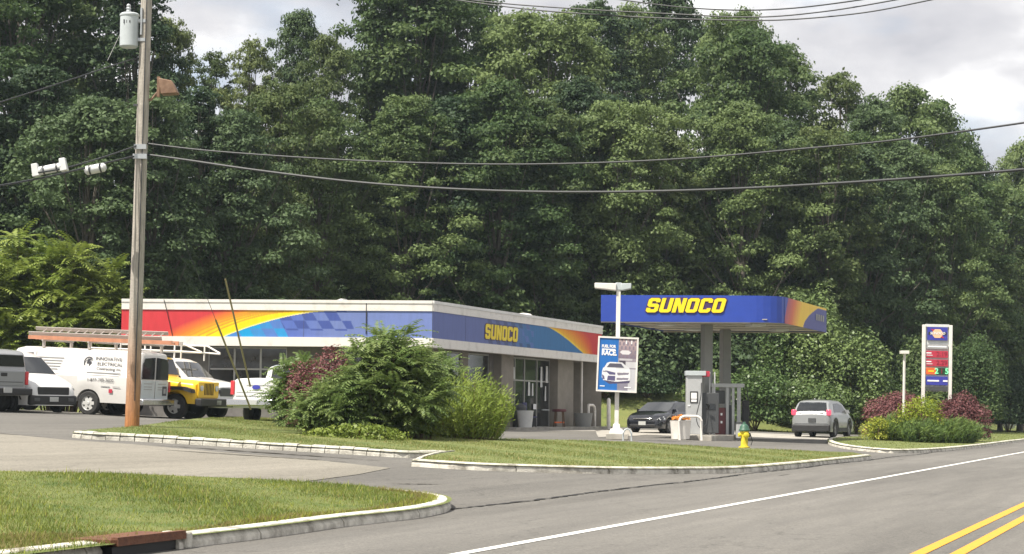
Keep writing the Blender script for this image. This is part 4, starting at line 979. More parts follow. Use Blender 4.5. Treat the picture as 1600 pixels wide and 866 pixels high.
# dispensers
def dispenser(label, px, Y, w_, h, rz, m='dispgrey'):
    p = ray(px, 640, Y); g = T(p.x, p.y) + .13
    d = thing('fuel_dispenser', label, 'fuel pump', (p.x, p.y, g), rz); dp = 1.15
    mb = MB(); mb.box((0, 0, (h - .12) / 2 + .04), (w_, .5, h - .2)); part('side_cabinet', mb, M[m], d, bevel=.015)
    mb = MB(); mb.box((.05, 0, h - .08), (w_ + .17, .6, .17)); part('top_cap', mb, M['grey_paint'], d, bevel=.01)
    mb = MB(); mb.box((-.02, -.262, h * .6), (.28, .012, .42)); fr = part('notice', mb, M['black'], d)
    mb = MB(); mb.box((-.02, -.272, h * .6 + .05), (.21, .008, .22)); part('notice_sheet', mb, M['white_ink'], fr); mb = MB(); mb.box((-.02, -.272, h * .6 - .13), (.2, .008, .09)); part('notice_sheet', mb, M['white_ink'], fr)
    mb = MB(); mb.box((-.2, -.262, h * .47), (.09, .01, .05)); part('sticker', mb, M['white_ink'], d)
    mb = MB(); mb.box((w_ / 2 + .32, .12, h * .36), (.62, .42, h * .62)); part('pump_body', mb, M['darkgrey'], d, bevel=.02)
    mb = MB(); mb.box((w_ / 2 + .32, .1, h * .36), (.63, .40, .16)); 
    mb = MB(); mb.box((w_ / 2 + .15, -.0, h - .1), (.26, .5, .2)); part('red_panel', mb, M['redsign'], d, bevel=.01)
    for x in (.3, .48): mb = MB(); mb.box((w_ / 2 + x, .0, h * .5), (.05, .05, h * .98)); part('post', mb, M['dispgrey'], d)
    mb = MB(); pts = catmull([(w_ / 2 - .03, -.29, h * .82), (w_ / 2 - .06, -.34, h * .6), (w_ / 2 - .22, -.42, h * .3), (w_ / 2 - .1, -.45, h * .14), (w_ / 2 + .15, -.35, h * .2), (w_ / 2 + .2, -.2, h * .42)], 6); mb.tube(pts, .016, 6); part('hose', mb, M['black'], d)
    mb = MB(); mb.tube([(w_ / 2 + .2, -.2, h * .42), (w_ / 2 + .26, -.26, h * .46), (w_ / 2 + .2, -.3, h * .5)], .035, 8); part('nozzle', mb, M['black'], d)
    mb = MB(); mb.box((w_ / 2 + .32, -.105, h * .46), (.34, .01, .2)); part('screen', mb, M['glass'], d)
    return d
dispenser('front grey fuel dispenser with white cap, framed notice and black hose', 1084, 70.4, .56, 2.38, 0)
# rear dispenser with open frame canopy
p = ray(1136, 640, 73.6); g = T(p.x, p.y) + .13
d2 = thing('fuel_dispenser', 'rear fuel dispenser in an open grey frame behind the hydrant', 'fuel pump', (p.x, p.y, g), 0)
mb = MB(); mb.box((0, 0, 1.95), (1.25, .7, .14)); part('top_cap', mb, M['dispgrey'], d2, bevel=.01)
for x in (-.56, -.02, .2, .42): mb = MB(); mb.box((x, -.26, .95), (.1 if x < .3 else .14, .08, 1.86)); part('post', mb, M['dispgrey'], d2)
mb = MB(); mb.box((-.3, 0, .55), (.46, .5, 1.1)); part('pump_body', mb, M['maroon'], d2, bevel=.02)
mb = MB(); mb.box((.1, .05, .6), (.2, .5, 1.2)); part('pump_body', mb, M['darkgrey'], d2, bevel=.02)
mb = MB(); mb.box((-.3, .05, 1.5), (.4, .4, .5)); part('display', mb, M['darkgrey'], d2, bevel=.02)
for z in (.55, .85): mb = MB(); mb.box((-.24, -.258, z), (.07, .01, .09)); part('sticker', mb, M['white_ink'], d2)
for x in (.62, .74):
    mb = MB(); mb.tube(catmull([(x, -.1, 1.9), (x + .05, -.15, 1.3), (x + .12, -.2, .6), (x - .02, -.25, .35), (x - .1, -.22, .9)], 6), .018, 6); part('hose', mb, M['black'], d2)
mb = MB(); mb.box((.7, 0, .7), (.24, .5, 1.35)); part('pump_body', mb, M['black'], d2, bevel=.03)
bn = ray(1157, 670, 72.5); b = thing('service_box', 'small grey box at the right end of the pump island', 'box', (bn.x, bn.y, T(bn.x, bn.y) + .1)); mb = MB(); mb.box((0, 0, .28), (.34, .4, .56)); part('cabinet', mb, M['dispgrey'], b, bevel=.02); mb = MB(); mb.box((0, 0, .59), (.38, .44, .05)); part('lid', mb, M['darkgrey'], b, bevel=.01)
mb = MB(); a = ray(1070, 684, 69.6); b_ = ray(1165, 684, 74.8)
for (px, Y) in ((1068, 69.9),): pass
ip = [ray(1072, 684, 69.6), ray(1112, 684, 69.4), ray(1168, 684, 74.6), ray(1128, 684, 75.5)]
mb = MB(); mb.prism([(q.x - pI.x, q.y - pI.y, -.1) for q in ip], (0, 0, .27)); part('kerbed_base', mb, M['concrete'], isl, False, bevel=.02)
# planter with orange flowers + hoop guard
p = ray(1063.5, 640, 69.3); p.z = T(p.x, p.y) + .03; b = thing('flower_tub', 'white round tub of orange flowers in front of the fuel dispenser', 'planter', (p.x, p.y, p.z))
mb = MB(); mb.lathe([(.33, 0), (.375, .6), (.39, .66), (.34, .66), (.33, .6)], 22); part('tub', mb, M['white'], b)
C, Nn, L, Wd = clump_leaves([((-.18, 0, .72), (.15, .18, .1)), ((.02, -.02, .75), (.16, .2, .12)), ((.2, 0, .72), (.14, .18, .1))], 9000, .06, .7); leaf_object('flowers', C, Nn, L, Wd, M['flower'], b)
mb = MB(); mb.lathe([(.33, .6), (.01, .64)], 16); part('soil', mb, M['dirt'], b)
def hoop(label, pxa, pya, wpx, h, m, r=.05, rz=0, Yh=None):
    p = G(pxa, pya)
    if Yh: p = ray(pxa, 640, Yh); p.z = T(p.x, p.y)
    k = p.y / 3000.; b = thing('hoop_bollard', label, 'bollard', p, rz); W = wpx * k / 2
    mb = MB(); mb.tube([(-W, 0, 0), (-W, 0, h - .16), (-W + .05, 0, h - .05), (-W + .16, 0, h), (W - .16, 0, h), (W - .05, 0, h - .05), (W, 0, h - .16), (W, 0, 0)], r, 10); part('hoop', mb, m, b); return b
hoop('white steel hoop guarding the front fuel dispenser', 1079, 685.5, 34, .86, M['white'], .05, 0, 68.9)
hoop('grey steel hoop beside the base of the poster lamp post', 980, 689, 13, .40, M['grey_paint'], .03)

# ------------------------------------------------------------------ poster lamp post
p = G(963, 687); Y = p.y; k = Y / 3000.; zt_ = ray(967, 443, Y).z
lp = thing('poster_lamp_post', 'white lamp post with twin flat lamp heads carrying a framed racing poster', 'lamp post', p, R(-4)); lp.rotation_euler = (0, R(.5), R(-4))
H_ = zt_ - p.z
mb = MB(); mb.box((.03, 0, .10), (.74, .74, .2)); part('footing', mb, M['concrete'], lp, bevel=.02)
mb = MB(); mb.box((0, 0, .28), (.48, .48, .16), top=.8); mb.box((0, 0, .44), (.26, .26, .16), top=.8); part('base_plate', mb, M['white'], lp, bevel=.01)
mb = MB(); mb.box((0, 0, H_ / 2 + .2), (.14, .14, H_ - .4)); part('pole', mb, M['white'], lp, bevel=.008)
for sx, a, ln in ((-1, 4, .72), (1, -2, .34)):
    mb = MB(); x0, x1 = .08 * sx, (.08 + ln) * sx
    mb.add([(x0, -.16, H_ - .24), (x0, .3, H_ - .24), (x0, .3, H_ - .01), (x0, -.16, H_ - .01), (x1, -.16, H_ - .17), (x1, .3, H_ - .17), (x1, .3, H_ - .0), (x1, -.16, H_ - .0)], [(0, 1, 2, 3), (4, 7, 6, 5), (0, 4, 5, 1), (1, 5, 6, 2), (2, 6, 7, 3), (3, 7, 4, 0)])
    part('lamp_head', mb, M['white'] if sx < 0 else M['grey_paint'], lp, bevel=.015)
mb = MB(); mb.box((0, 0, H_ - .1), (.2, .2, .24)); part('bracket', mb, M['grey_paint'], lp, bevel=.01)
# poster box
pz0 = ray(965, 613, Y).z - p.z; pz1 = ray(965, 527, Y).z - p.z; pw = 63 * k; ph = pz1 - pz0
PB = bpy.data.objects.new('poster_frame', mkmesh('poster_frame', MB().box((0, 0, 0), (pw, .2, ph)), M['plastic_white'])); col.objects.link(PB); PB.parent = lp; PB.location = (0.0, -.19, (pz0 + pz1) / 2); PB.rotation_euler = (0, R(1.6), R(0))
bv = PB.modifiers.new('bevel', 'BEVEL'); bv.width = .015; bv.segments = 2
mb = MB(); fw = .055
mb.box((0, 0, ph / 2 - fw / 2), (pw, .03, fw)); mb.box((0, 0, -ph / 2 + fw / 2), (pw, .03, fw)); mb.box((-pw / 2 + fw / 2, 0, 0), (fw, .03, ph - 2 * fw - .002)); mb.box((pw / 2 - fw / 2, 0, 0), (fw, .03, ph - 2 * fw - .002))
o = part('frame_rim', mb, M['white'], PB, False, loc=(0, -.116, 0))
def inpoly(pl, x, y): return inside(pl, x, y)
hood = [(.16, .44), (.22, .52), (.30, .545), (.62, .545), (.70, .50), (.82, .44), (.85, .40), (.86, .27), (.84, .20), (.5, .165), (.14, .19), (.10, .24), (.10, .36), (.12, .42)]
glassp = [(.22, .44), (.30, .52), (.60, .52), (.69, .44)]
gr1 = [(.17, .38), (.46, .34), (.46, .30), (.30, .30)]; gr2 = [(.26, .28), (.46, .28), (.46, .18), (.24, .19)]; gr3 = [(.10, .30), (.16, .27), (.18, .20), (.12, .21)]; hl1 = [(.12, .37), (.22, .36), (.20, .34), (.12, .35)]; gr4 = [(.50, .34), (.83, .35), (.80, .31), (.52, .29)]; gr5 = [(.5, .24), (.82, .25), (.8, .21), (.5, .20)]
sh_ = [(.12, .2), (.5, .165), (.86, .20), (.84, .15), (.3, .12)]
arch = [(.55, .74), (.62, .78), (.78, .78), (.86, .74), (.80, .70), (.62, .70)]
def colP(u, v):
    bx = .52 + .0 * v
    c = (.012, .14, .46) if u < bx + .0 else lerp3((.22, .21, .27), (.33, .28, .30), v)
    if u >= bx:
        if v > .62: c = lerp3((.17, .13, .17), (.42, .32, .33), (v - .62) / .3) if math.sin(u * 60) * math.sin(v * 40) > -.2 else (.2, .17, .22)
        if inpoly(arch, u, v): c = (.65, .63, .64)
        if .44 < v < .56 and u > .72: c = (.55, .54, .56)
        if v < .42 and u > .80 and (u - .8) > (v - .1) * .1: c = (.5, .5, .53)
        if .58 < v < .62 and .55 < u < .9: c = (.5, .48, .5)
        if .9 < v < .97 and (.7 < u < .74 or .84 < u < .88): c = (.8, .8, .8)
        if .45 < v < .58 and .55 < u < .72: c = (.06, .05, .07)
    if u < .54 and .50 < v: c = c
    if inpoly(sh_, u, v): c = (.07, .06, .12)
    if inpoly(hood, u, v):
        c = (.74, .74, .76) if u < .47 or v < .42 else (.62, .62, .64)
        if inpoly(glassp, u, v): c = (.09, .085, .12)
        for g_ in (gr1, gr2, gr3): 
            if inpoly(g_, u, v): c = (.10, .09, .19)
        for g_ in (gr4, gr5, hl1):
            if inpoly(g_, u, v): c = (.22, .20, .25)
    return c
iw, ih = pw - 2 * fw, ph - 2 * fw
print_grid('poster_print', 150, 200, lambda u, v: Vector(((u - .5) * iw, -.105, (v - .5) * ih)), colP, M['print'], PB)
RX = (R(90), 0, 0)
text('poster_text', 'FUEL FOR', .13, M['white_ink'], PB, (-iw * .25, -.112, ih * .34), RX, .002, bold=.006, sx=.82)
text('poster_text', 'PROFESSIONAL', .06, M['white_ink'], PB, (-iw * .25, -.112, ih * .285), RX, .002, bold=.003, sx=1.0) if False else None
mb = MB(); mb.box((-iw * .25, -.111, ih * .285), (iw * .36, .004, .035)); part('poster_bar', mb, M['white_ink'], PB)
text('poster_text', 'RACE.', .24, M['white_ink'], PB, (-iw * .23, -.112, ih * .215), RX, .002, bold=.012, sx=.78)
mb = MB(); mb.box((-iw * .38, -.111, -ih * .425), (iw * .13, .004, .03)); mb.box((iw * .3, -.111, -ih * .435), (iw * .18, .004, .035)); part('poster_bar', mb, M['white_ink'], PB)

# ------------------------------------------------------------------ hydrant
p = G(1163, 706); hk = thing('fire_hydrant', 'yellow fire hydrant with a green bonnet on the grass island', 'hydrant', p + Vector((0, 0, .11)), R(15))
s_ = 46 * p.y / 3000. / .80
mb = MB(); mb.lathe([(.17, 0), (.17, .04), (.115, .05), (.105, .1), (.105, .42), (.13, .45), (.13, .49)], 20); o = part('barrel', mb, M['hyd_y'], hk)
mb = MB(); mb.lathe([(.165, .495), (.165, .53), (.14, .56), (.13, .62), (.09, .68), (.045, .71), (.04, .76), (.01, .765)], 20); part('bonnet', mb, M['hyd_g'], hk)
mb = MB(); mb.lathe([(.07, -.2), (.085, -.19), (.085, -.13), (.06, -.12), (.06, .0)], 14, (0, 0, .37), 'Y'); part('pumper_nozzle', mb, M['hyd_y'], hk)
for sx in (-1, 1): mb = MB(); mb.lathe([(.05, sx * .19), (.06, sx * .18), (.06, sx * .13), (.045, sx * .12), (.045, 0)], 12, (0, 0, .38), 'X'); part('side_nozzle', mb, M['hyd_y'] if sx < 0 else M['black'], hk)
mb = MB(); mb.tube([(.2, -.02, .36), (.23, -.06, .2), (.17, -.1, .08)], .012, 5); part('chain', mb, M['black'], hk)
hk.scale = (s_ * .92,) * 3

# ------------------------------------------------------------------ price sign and lamp
Y = 84.; k = Y / 3000.
p = ray(1462, 650, Y); p.z = T(p.x, p.y); ps = thing('price_sign', 'tall white framed fuel price sign with blue, red and green panels', 'sign', p, R(-6)); ps.rotation_euler = (0, R(1.0), R(-6))
def zz(y): return ray(1462, y, Y).z - p.z
Wp = 46 * k
for sx in (-1, 1): mb = MB(); mb.box((sx * (Wp / 2 - .07), 0, zz(508) / 2), (.14, .25, zz(508))); part('post', mb, M['white'], ps, bevel=.01)
mb = MB(); mb.box((0, 0, zz(508) - .03), (Wp - .282, .24, .12)); mb.box((0, .03, (zz(510) + zz(612)) / 2), (Wp - .284, .14, zz(510) - zz(612))); part('frame', mb, M['plastic_white'], ps)
def panel(y0, y1, m, name, w_=None, x=0, d=0, parent=None):
    mb = MB(); w_ = w_ or Wp - .36; mb.box((x, -.09 - d, (zz(y0) + zz(y1)) / 2), (w_, .06, zz(y0) - zz(y1))); return part(name, mb, m, parent or ps, bevel=.004)
logo = panel(511.5, 532, M['navy'], 'logo_panel', Wp - .42)
zc = (zz(511) + zz(532)) / 2
mb = MB(); mb.add([(-.27, -.13, zc), (-.12, -.13, zc + .19), (.12, -.13, zc + .19), (.27, -.13, zc), (.12, -.13, zc - .19), (-.12, -.13, zc - .19)], [(0, 1, 2, 3, 4, 5)]); part('emblem', mb, mat('emblem_peach', (.8, .5, .3), .5), logo, False)
for sx, sz in ((-1, 1), (1, -1)): mb = MB(); mb.add([(sx * .30, -.131, zc + sz * .20), (sx * .12, -.131, zc + sz * .17), (sx * .2, -.131, zc + sz * .10)], [(0, 1, 2)]); part('emblem_arrow', mb, M['redsign'], logo, False)
mb = MB(); mb.box((0, -.125, zc + .005), (.78, .01, .12)); o = part('emblem_band', mb, M['black'], logo)
text('emblem_text', 'SUNOCO', .15, M['white_ink'], logo, (0, -.137, zc + .005), RX, .002, shear=.2, bold=.004)
pn = panel(538.5, 545.5, M['inkpale'], 'text_panel'); mb = MB(); mb.box((0, -.125, (zz(538) + zz(546)) / 2), (.8, .01, .06)); part('text_bar', mb, M['white_ink'], pn)
for i, (y0, y1, tx) in enumerate(((548.5, 559, '2.19'), (562, 572.5, '2.29'))):
    pn = panel(y0, y1, M['redsign'], 'price_panel'); zc = (zz(y0) + zz(y1)) / 2
    text('price_digit', tx, .27, M['led_r'], pn, (.2, -.124, zc), RX, .002, bold=.004)
    mb = MB(); mb.box((-.36, -.124, zc + .05), (.22, .01, .05)); mb.box((-.33, -.124, zc - .05), (.26, .01, .025)); part('text_bar', mb, M['white_ink'], pn)
pn = panel(575, 585.5, M['orange'], 'price_panel', .42, -Wp / 2 + .18 + .21); p2 = panel(575, 585.5, M['screen'], 'price_panel', Wp - .36 - .44, .22); zc = (zz(575) + zz(585.5)) / 2
text('price_digit', '2', .34, M['led_g'], p2, (-.02, -.124, zc), RX, .002, bold=.006); text('price_digit', '5', .34, M['led_g'], p2, (.42, -.124, zc), RX, .002, bold=.006); text('price_digit', '1', .3, M['led_r'], p2, (.2, -.124, zc), RX, .002, bold=.006)
mb = MB(); mb.box((-Wp / 2 + .39, -.125, zc), (.24, .01, .06)); part('text_bar', mb, M['yellow'], pn)
pn = panel(588.5, 602, M['navy'], 'text_panel'); zc = (zz(588.5) + zz(602)) / 2; mb = MB(); mb.box((-.16, -.125, zc), (.5, .01, .07)); mb.box((.36, -.125, zc), (.2, .01, .07)); part('text_bar', mb, M['white_ink'], pn)
pn = panel(604, 611, M['darkgrey'], 'text_panel')
Y = 80.; p = ray(1411, 660, Y); p.z = T(p.x, p.y); lm = thing('lamp_post', 'slim white lamp post with a small square head left of the price sign', 'lamp post', p); h = ray(1413, 553, Y).z - p.z
mb = MB(); mb.tube([(0, 0, 0), (.07, 0, h)], .055, 10); part('pole', mb, M['white'], lm); mb = MB(); mb.box((.07, 0, h + .06), (.34, .34, .13)); part('lamp_head', mb, M['white'], lm, bevel=.01)
p = G(1541, 673); b = thing('marker_post', 'tiny black and white marker in the grass right of the sign bed', 'marker', p); mb = MB(); mb.box((0, 0, .2), (.16, .16, .4)); part('post', mb, M['black'], b); mb = MB(); mb.box((-.14, 0, .3), (.1, .14, .22)); part('plate', mb, M['white'], b)

# ------------------------------------------------------------------ utility pole
p = G(206, 673); Y0 = p.y; top = ray(233, -120, Y0)
up = thing('utility_pole', 'tall weathered wooden utility pole, orange brown near its foot', 'utility pole', (p.x, p.y, p.z - .1))
def up_at(py, dy=0):  # point on the axis at picture height py
    t = (py - 673) / (-120 - 673); q = p.lerp(top, t); q.y = Y0 + dy; return q
mb = MB(); pts = [Vector((0, 0, 0))] + [up_at(y) - p for y in (640, 500, 350, 200, 60, -120)]; mb.tube(pts, [.185, .175, .165, .155, .148, .14, .13], 16)
wm = M['wood'].copy(); wm.name = 'stained_pole_wood'; t = wm.node_tree; bb = t.nodes['Principled BSDF']
g_ = t.nodes.new('ShaderNodeTexCoord'); sx_ = t.nodes.new('ShaderNodeSeparateXYZ'); t.links.new(g_.outputs['Object'], sx_.inputs[0])
mr = t.nodes.new('ShaderNodeMapRange'); mr.inputs[1].default_value = .3; mr.inputs[2].default_value = 3.2; t.links.new(sx_.outputs[2], mr.inputs[0])
old = bb.inputs['Base Color'].links[0].from_socket; mixn = t.nodes.new('ShaderNodeMix'); mixn.data_type = 'RGBA'; mixn.blend_type = 'MULTIPLY'; t.links.new(mr.outputs[0], mixn.inputs[0])
m3 = t.nodes.new('ShaderNodeMix'); m3.data_type = 'RGBA'; t.links.new(mr.outputs[0], m3.inputs[0]); 
m4 = t.nodes.new('ShaderNodeMix'); m4.data_type = 'RGBA'; m4.blend_type = 'MULTIPLY'; m4.inputs[0].default_value = 1; m4.inputs[7].default_value = (1.0, .46, .18, 1); t.links.new(old, m4.inputs[6])
t.links.new(m4.outputs[2], m3.inputs[6]); t.links.new(old, m3.inputs[7]); t.links.new(m3.outputs[2], bb.inputs['Base Color'])
nz_ = [n for n in t.nodes if n.type == 'TEX_NOISE'][0]; mpz = t.nodes.new('ShaderNodeMapping'); mpz.inputs['Scale'].default_value = (2.5, 2.5, .25); t.links.new(g_.outputs['Object'], mpz.inputs[0]); t.links.new(mpz.outputs[0], nz_.inputs['Vector'])
part('pole', mb, wm, up)
mb = MB(); q = up_at(228) - p; mb.box((q.x, q.y - .16, q.z), (.3, .06, .12)); q = up_at(243) - p; mb.box((q.x, q.y - .16, q.z), (.34, .06, .12)); part('cable_clamp', mb, M['steel'], up)
for yy in (162, 60, 30): mb = MB(); q = up_at(yy) - p; mb.box((q.x - .16, q.y - .05, q.z), (.12, .08, .05)); part('bolt', mb, M['darkgrey'], up)
mb = MB(); q0 = up_at(640) - p; q1 = up_at(-100) - p; mb.tube([(q0.x + .08, q0.y - .17, q0.z + .3), (q1.x + .03, q1.y - .15, q1.z)], .012, 5); part('ground_wire', mb, M['wire'], up)
k = Y0 / 3000.
q = ray(202, 49, Y0 - .1); tf = thing('transformer', 'pale grey cylindrical transformer hung on the left of the wooden pole', 'transformer', (q.x, q.y, q.z - 26 * k))
hh = 50 * k; mb = MB(); mb.lathe([(.19, 0), (.225, .03), (.225, hh - .02), (.24, hh), (.24, hh + .04), (.2, hh + .07), (.02, hh + .1)], 24); part('tank', mb, M['grey_paint'], tf)
mb = MB(); mb.lathe([(.05, hh + .08), (.07, hh + .12), (.045, hh + .15), (.07, hh + .19), (.045, hh + .22), (.06, hh + .26), (.03, hh + .3)], 12, (-.03, 0, 0)); part('bushing', mb, M['steel'], tf)
mb = MB(); mb.box((.3, 0, hh * .85), (.2, .1, .08)); mb.box((.3, 0, hh * .25), (.2, .1, .08)); mb.tube([(.3, -.05, hh * .4), (.3, -.05, hh + .2)], .03, 6); part('bracket', mb, M['steel'], tf)
mb = MB(); 
for j in range(3): mb.box((-.09 + j * .07, -.218, hh * .78), (.025, .01, .1 - .02 * j))
part('marking', mb, M['ink'], tf)
q = ray(262, 135, Y0); fl = thing('floodlight', 'brown rusty floodlight head mounted right of the wooden pole', 'floodlight', q)
mb = MB(); a = [(-.2, .18), (.12, .12), (.28, -.19), (-.14, -.22)]; mb.prism([(x, -.17, z) for x, z in a], (0, .34, 0)); part('head', mb, M['rust'], fl, bevel=.02)
mb = MB(); mb.box((-.22, 0, -.02), (.07, .12, .5), rot=Matrix.Rotation(R(0), 3, 'Y')); mb.tube([(-.22, 0, -.12), (-.4, 0, -.34), (-.52, 0, -.34)], .03, 8); part('mount_arm', mb, M['rust'], fl)
def cable(name, label, cat, pts, Ya, Yb, r, group=None, m='wire', n=5):
    k_ = len(pts); x0, x1 = pts[0][0], pts[-1][0]; W_ = [ray(x, y, Ya + (Yb - Ya) * (x - x0) / (x1 - x0)) for x, y in pts]
    mb = MB(); mb.tube([q - W_[0] for q in catmull(W_, 8)], r, n); o = part(name, mb, M[m], None, loc=W_[0]); return tag(o, label, cat, group)
cable('telephone_cable', 'upper of the two long cables sagging right from the wooden pole', 'cable', [(226, 224), (330, 236), (500, 248), (650, 254.5), (800, 257), (950, 254), (1100, 246), (1250, 233), (1400, 219), (1600, 192), (1750, 168)], Y0, 34, .02)
cable('telephone_cable', 'lower thicker cable sagging right from the wooden pole', 'cable', [(224, 241), (290, 250), (400, 266), (550, 284), (700, 295), (850, 300), (1000, 299.5), (1150, 295), (1300, 287), (1450, 277), (1600, 265), (1750, 250)], Y0, 33, .028)
cable('telephone_cable', 'cable running left from the pole above the white splice case', 'cable', [(224, 224), (170, 243), (105, 262), (60, 270)], Y0, 44, .02)
cable('telephone_cable', 'lower cable running left from the pole through the grey splice case', 'cable', [(224, 241), (160, 256), (80, 275), (0, 290), (-80, 300)], Y0, 43, .024)
cable('service_wire', 'thin twisted wire sloping down left from the upper pole', 'cable', [(222, 90), (190, 98), (100, 128), (0, 160), (-60, 180)], Y0, 43, .016)
cable('service_wire', 'short wire dropping left from the transformer', 'cable', [(194, 40), (180, 70), (168, 95)], Y0, Y0 - .5, .01)
for i, (pts, r) in enumerate(([[(930, -6), (1050, 10), (1150, 16), (1240, 13), (1345, 0), (1400, -10)], .016], [[(640, -14), (760, 3), (900, 14), (1050, 22), (1180, 27), (1290, 18), (1400, 0), (1460, -12)], .016], [[(620, -14), (740, 4), (850, 17), (1000, 27), (1130, 31.5), (1230, 31), (1350, 20), (1455, 0), (1520, -14)], .016])):
    cable('power_line', ('topmost', 'middle', 'lowest')[i] + ' of the three power lines crossing the sky above the trees', 'cable', pts, 46, 40, r, 'power lines above the trees')
cable('guy_wire', 'nearly invisible guy wire from the pole to the left yellowed guard', 'wire', [(232, 246), (302, 412), (337, 500)], Y0, Y0 + 1.5, .007)
cable('guy_wire', 'thin guy wire ending at the right yellowed guard', 'wire', [(300, 235), (325, 300), (352, 436)], Y0, Y0 + 1.8, .006)
def guard(lab, a, b, Ya, Yb):
    A, B = ray(*a, Ya), ray(*b, Yb); B.z = max(B.z, T(B.x, B.y)); mb = MB(); mb.tube([Vector((0, 0, 0)), B - A], .024, 8); o = part('guy_guard', mb, M['guard'], None, loc=A); tag(o, lab, 'guy guard')
guard('left yellowed guy wire guard leaning in front of the white pickup', (337, 500), (392, 640), Y0 + 1.5, Y0 + 2.6); guard('taller right yellowed guy wire guard leaning before the fascia', (352, 436), (391, 604), Y0 + 1.8, Y0 + 3)
# splice cases
def splice(lab, px, py, Y, L, r, tilt, ends=True):
    q = ray(px, py, Y); b = thing('splice_case', lab, 'splice case', q); b.rotation_euler = (0, -R(tilt), 0)
    mb = MB(); mb.lathe([(r * .5, -L / 2), (r, -L / 2 + .05), (r, L / 2 - .05), (r * .5, L / 2)], 14, (0, 0, 0), 'X'); part('body', mb, M['plastic_white'], b)
    for x in (-.25, .25): mb = MB(); mb.lathe([(r * 1.08, x * L - .02), (r * 1.08, x * L + .02)], 14, (0, 0, 0), 'X'); part('band', mb, M['darkgrey'], b)
    if ends:
        for x in (-.56, .50): mb = MB(); mb.box((x * L, 0, .04), (.17, .2, .3), top=.8); part('end_cap', mb, M['plastic_white'], b, bevel=.01)
splice('white splice case with boxy ends on the cable left of the pole', 79, 264, 44.6, .62, .1, 12); splice('grey cylinder splice case nearer to the pole', 149, 264, 45.6, .52, .11, 12, False)

# ------------------------------------------------------------------ storm drain
a = G(140, 866); b = G(276, 857)
k1 = sD(b.x, b.y); x, y = XY(k1[0], k1[1])
dr = thing('storm_drain', 'rusty brown storm drain inlet set in the near kerb', 'drain', (x, y, 0), math.atan2(CT, ST))
mb = MB(); mb.box((-.58, .12, .115), (1.1, .46, .05)); part('top_plate', mb, M['gateway'], dr, False)
mb = MB(); mb.box((-.58, -.075, .125), (1.1, .06, .07)); part('nosing', mb, M['gateway'], dr, False)
mb = MB(); mb.box((-.58, .1, .03), (1.08, .3, .1)); part('opening', mb, M['black'], dr, False)
mb = MB(); mb.box((.03, .02, .07), (.12, .26, .15)); part('end_stone', mb, M['block'], dr, bevel=.02)
kb = bpy.data.objects.new('kerb', None); col.objects.link(kb); kb['kind'] = 'structure'
kerb_run([Vector((*XY(k1[0] - 1.16, k1[1]), 0)), Vector((*XY(k1[0] - 9, k1[1]), 0))], 2.0, .4, h=.13, wd=-.18 if False else .18, m=M['kerb'], name='kerb_slab', parent=kb) if False else kerb_run([Vector((*XY(k1[0] - 9, k1[1]), 0)), Vector((*XY(k1[0] - 1.16, k1[1]), 0))], 2.0, .4, h=.13, wd=.18, m=M['kerb'], name='kerb_slab', parent=kb)

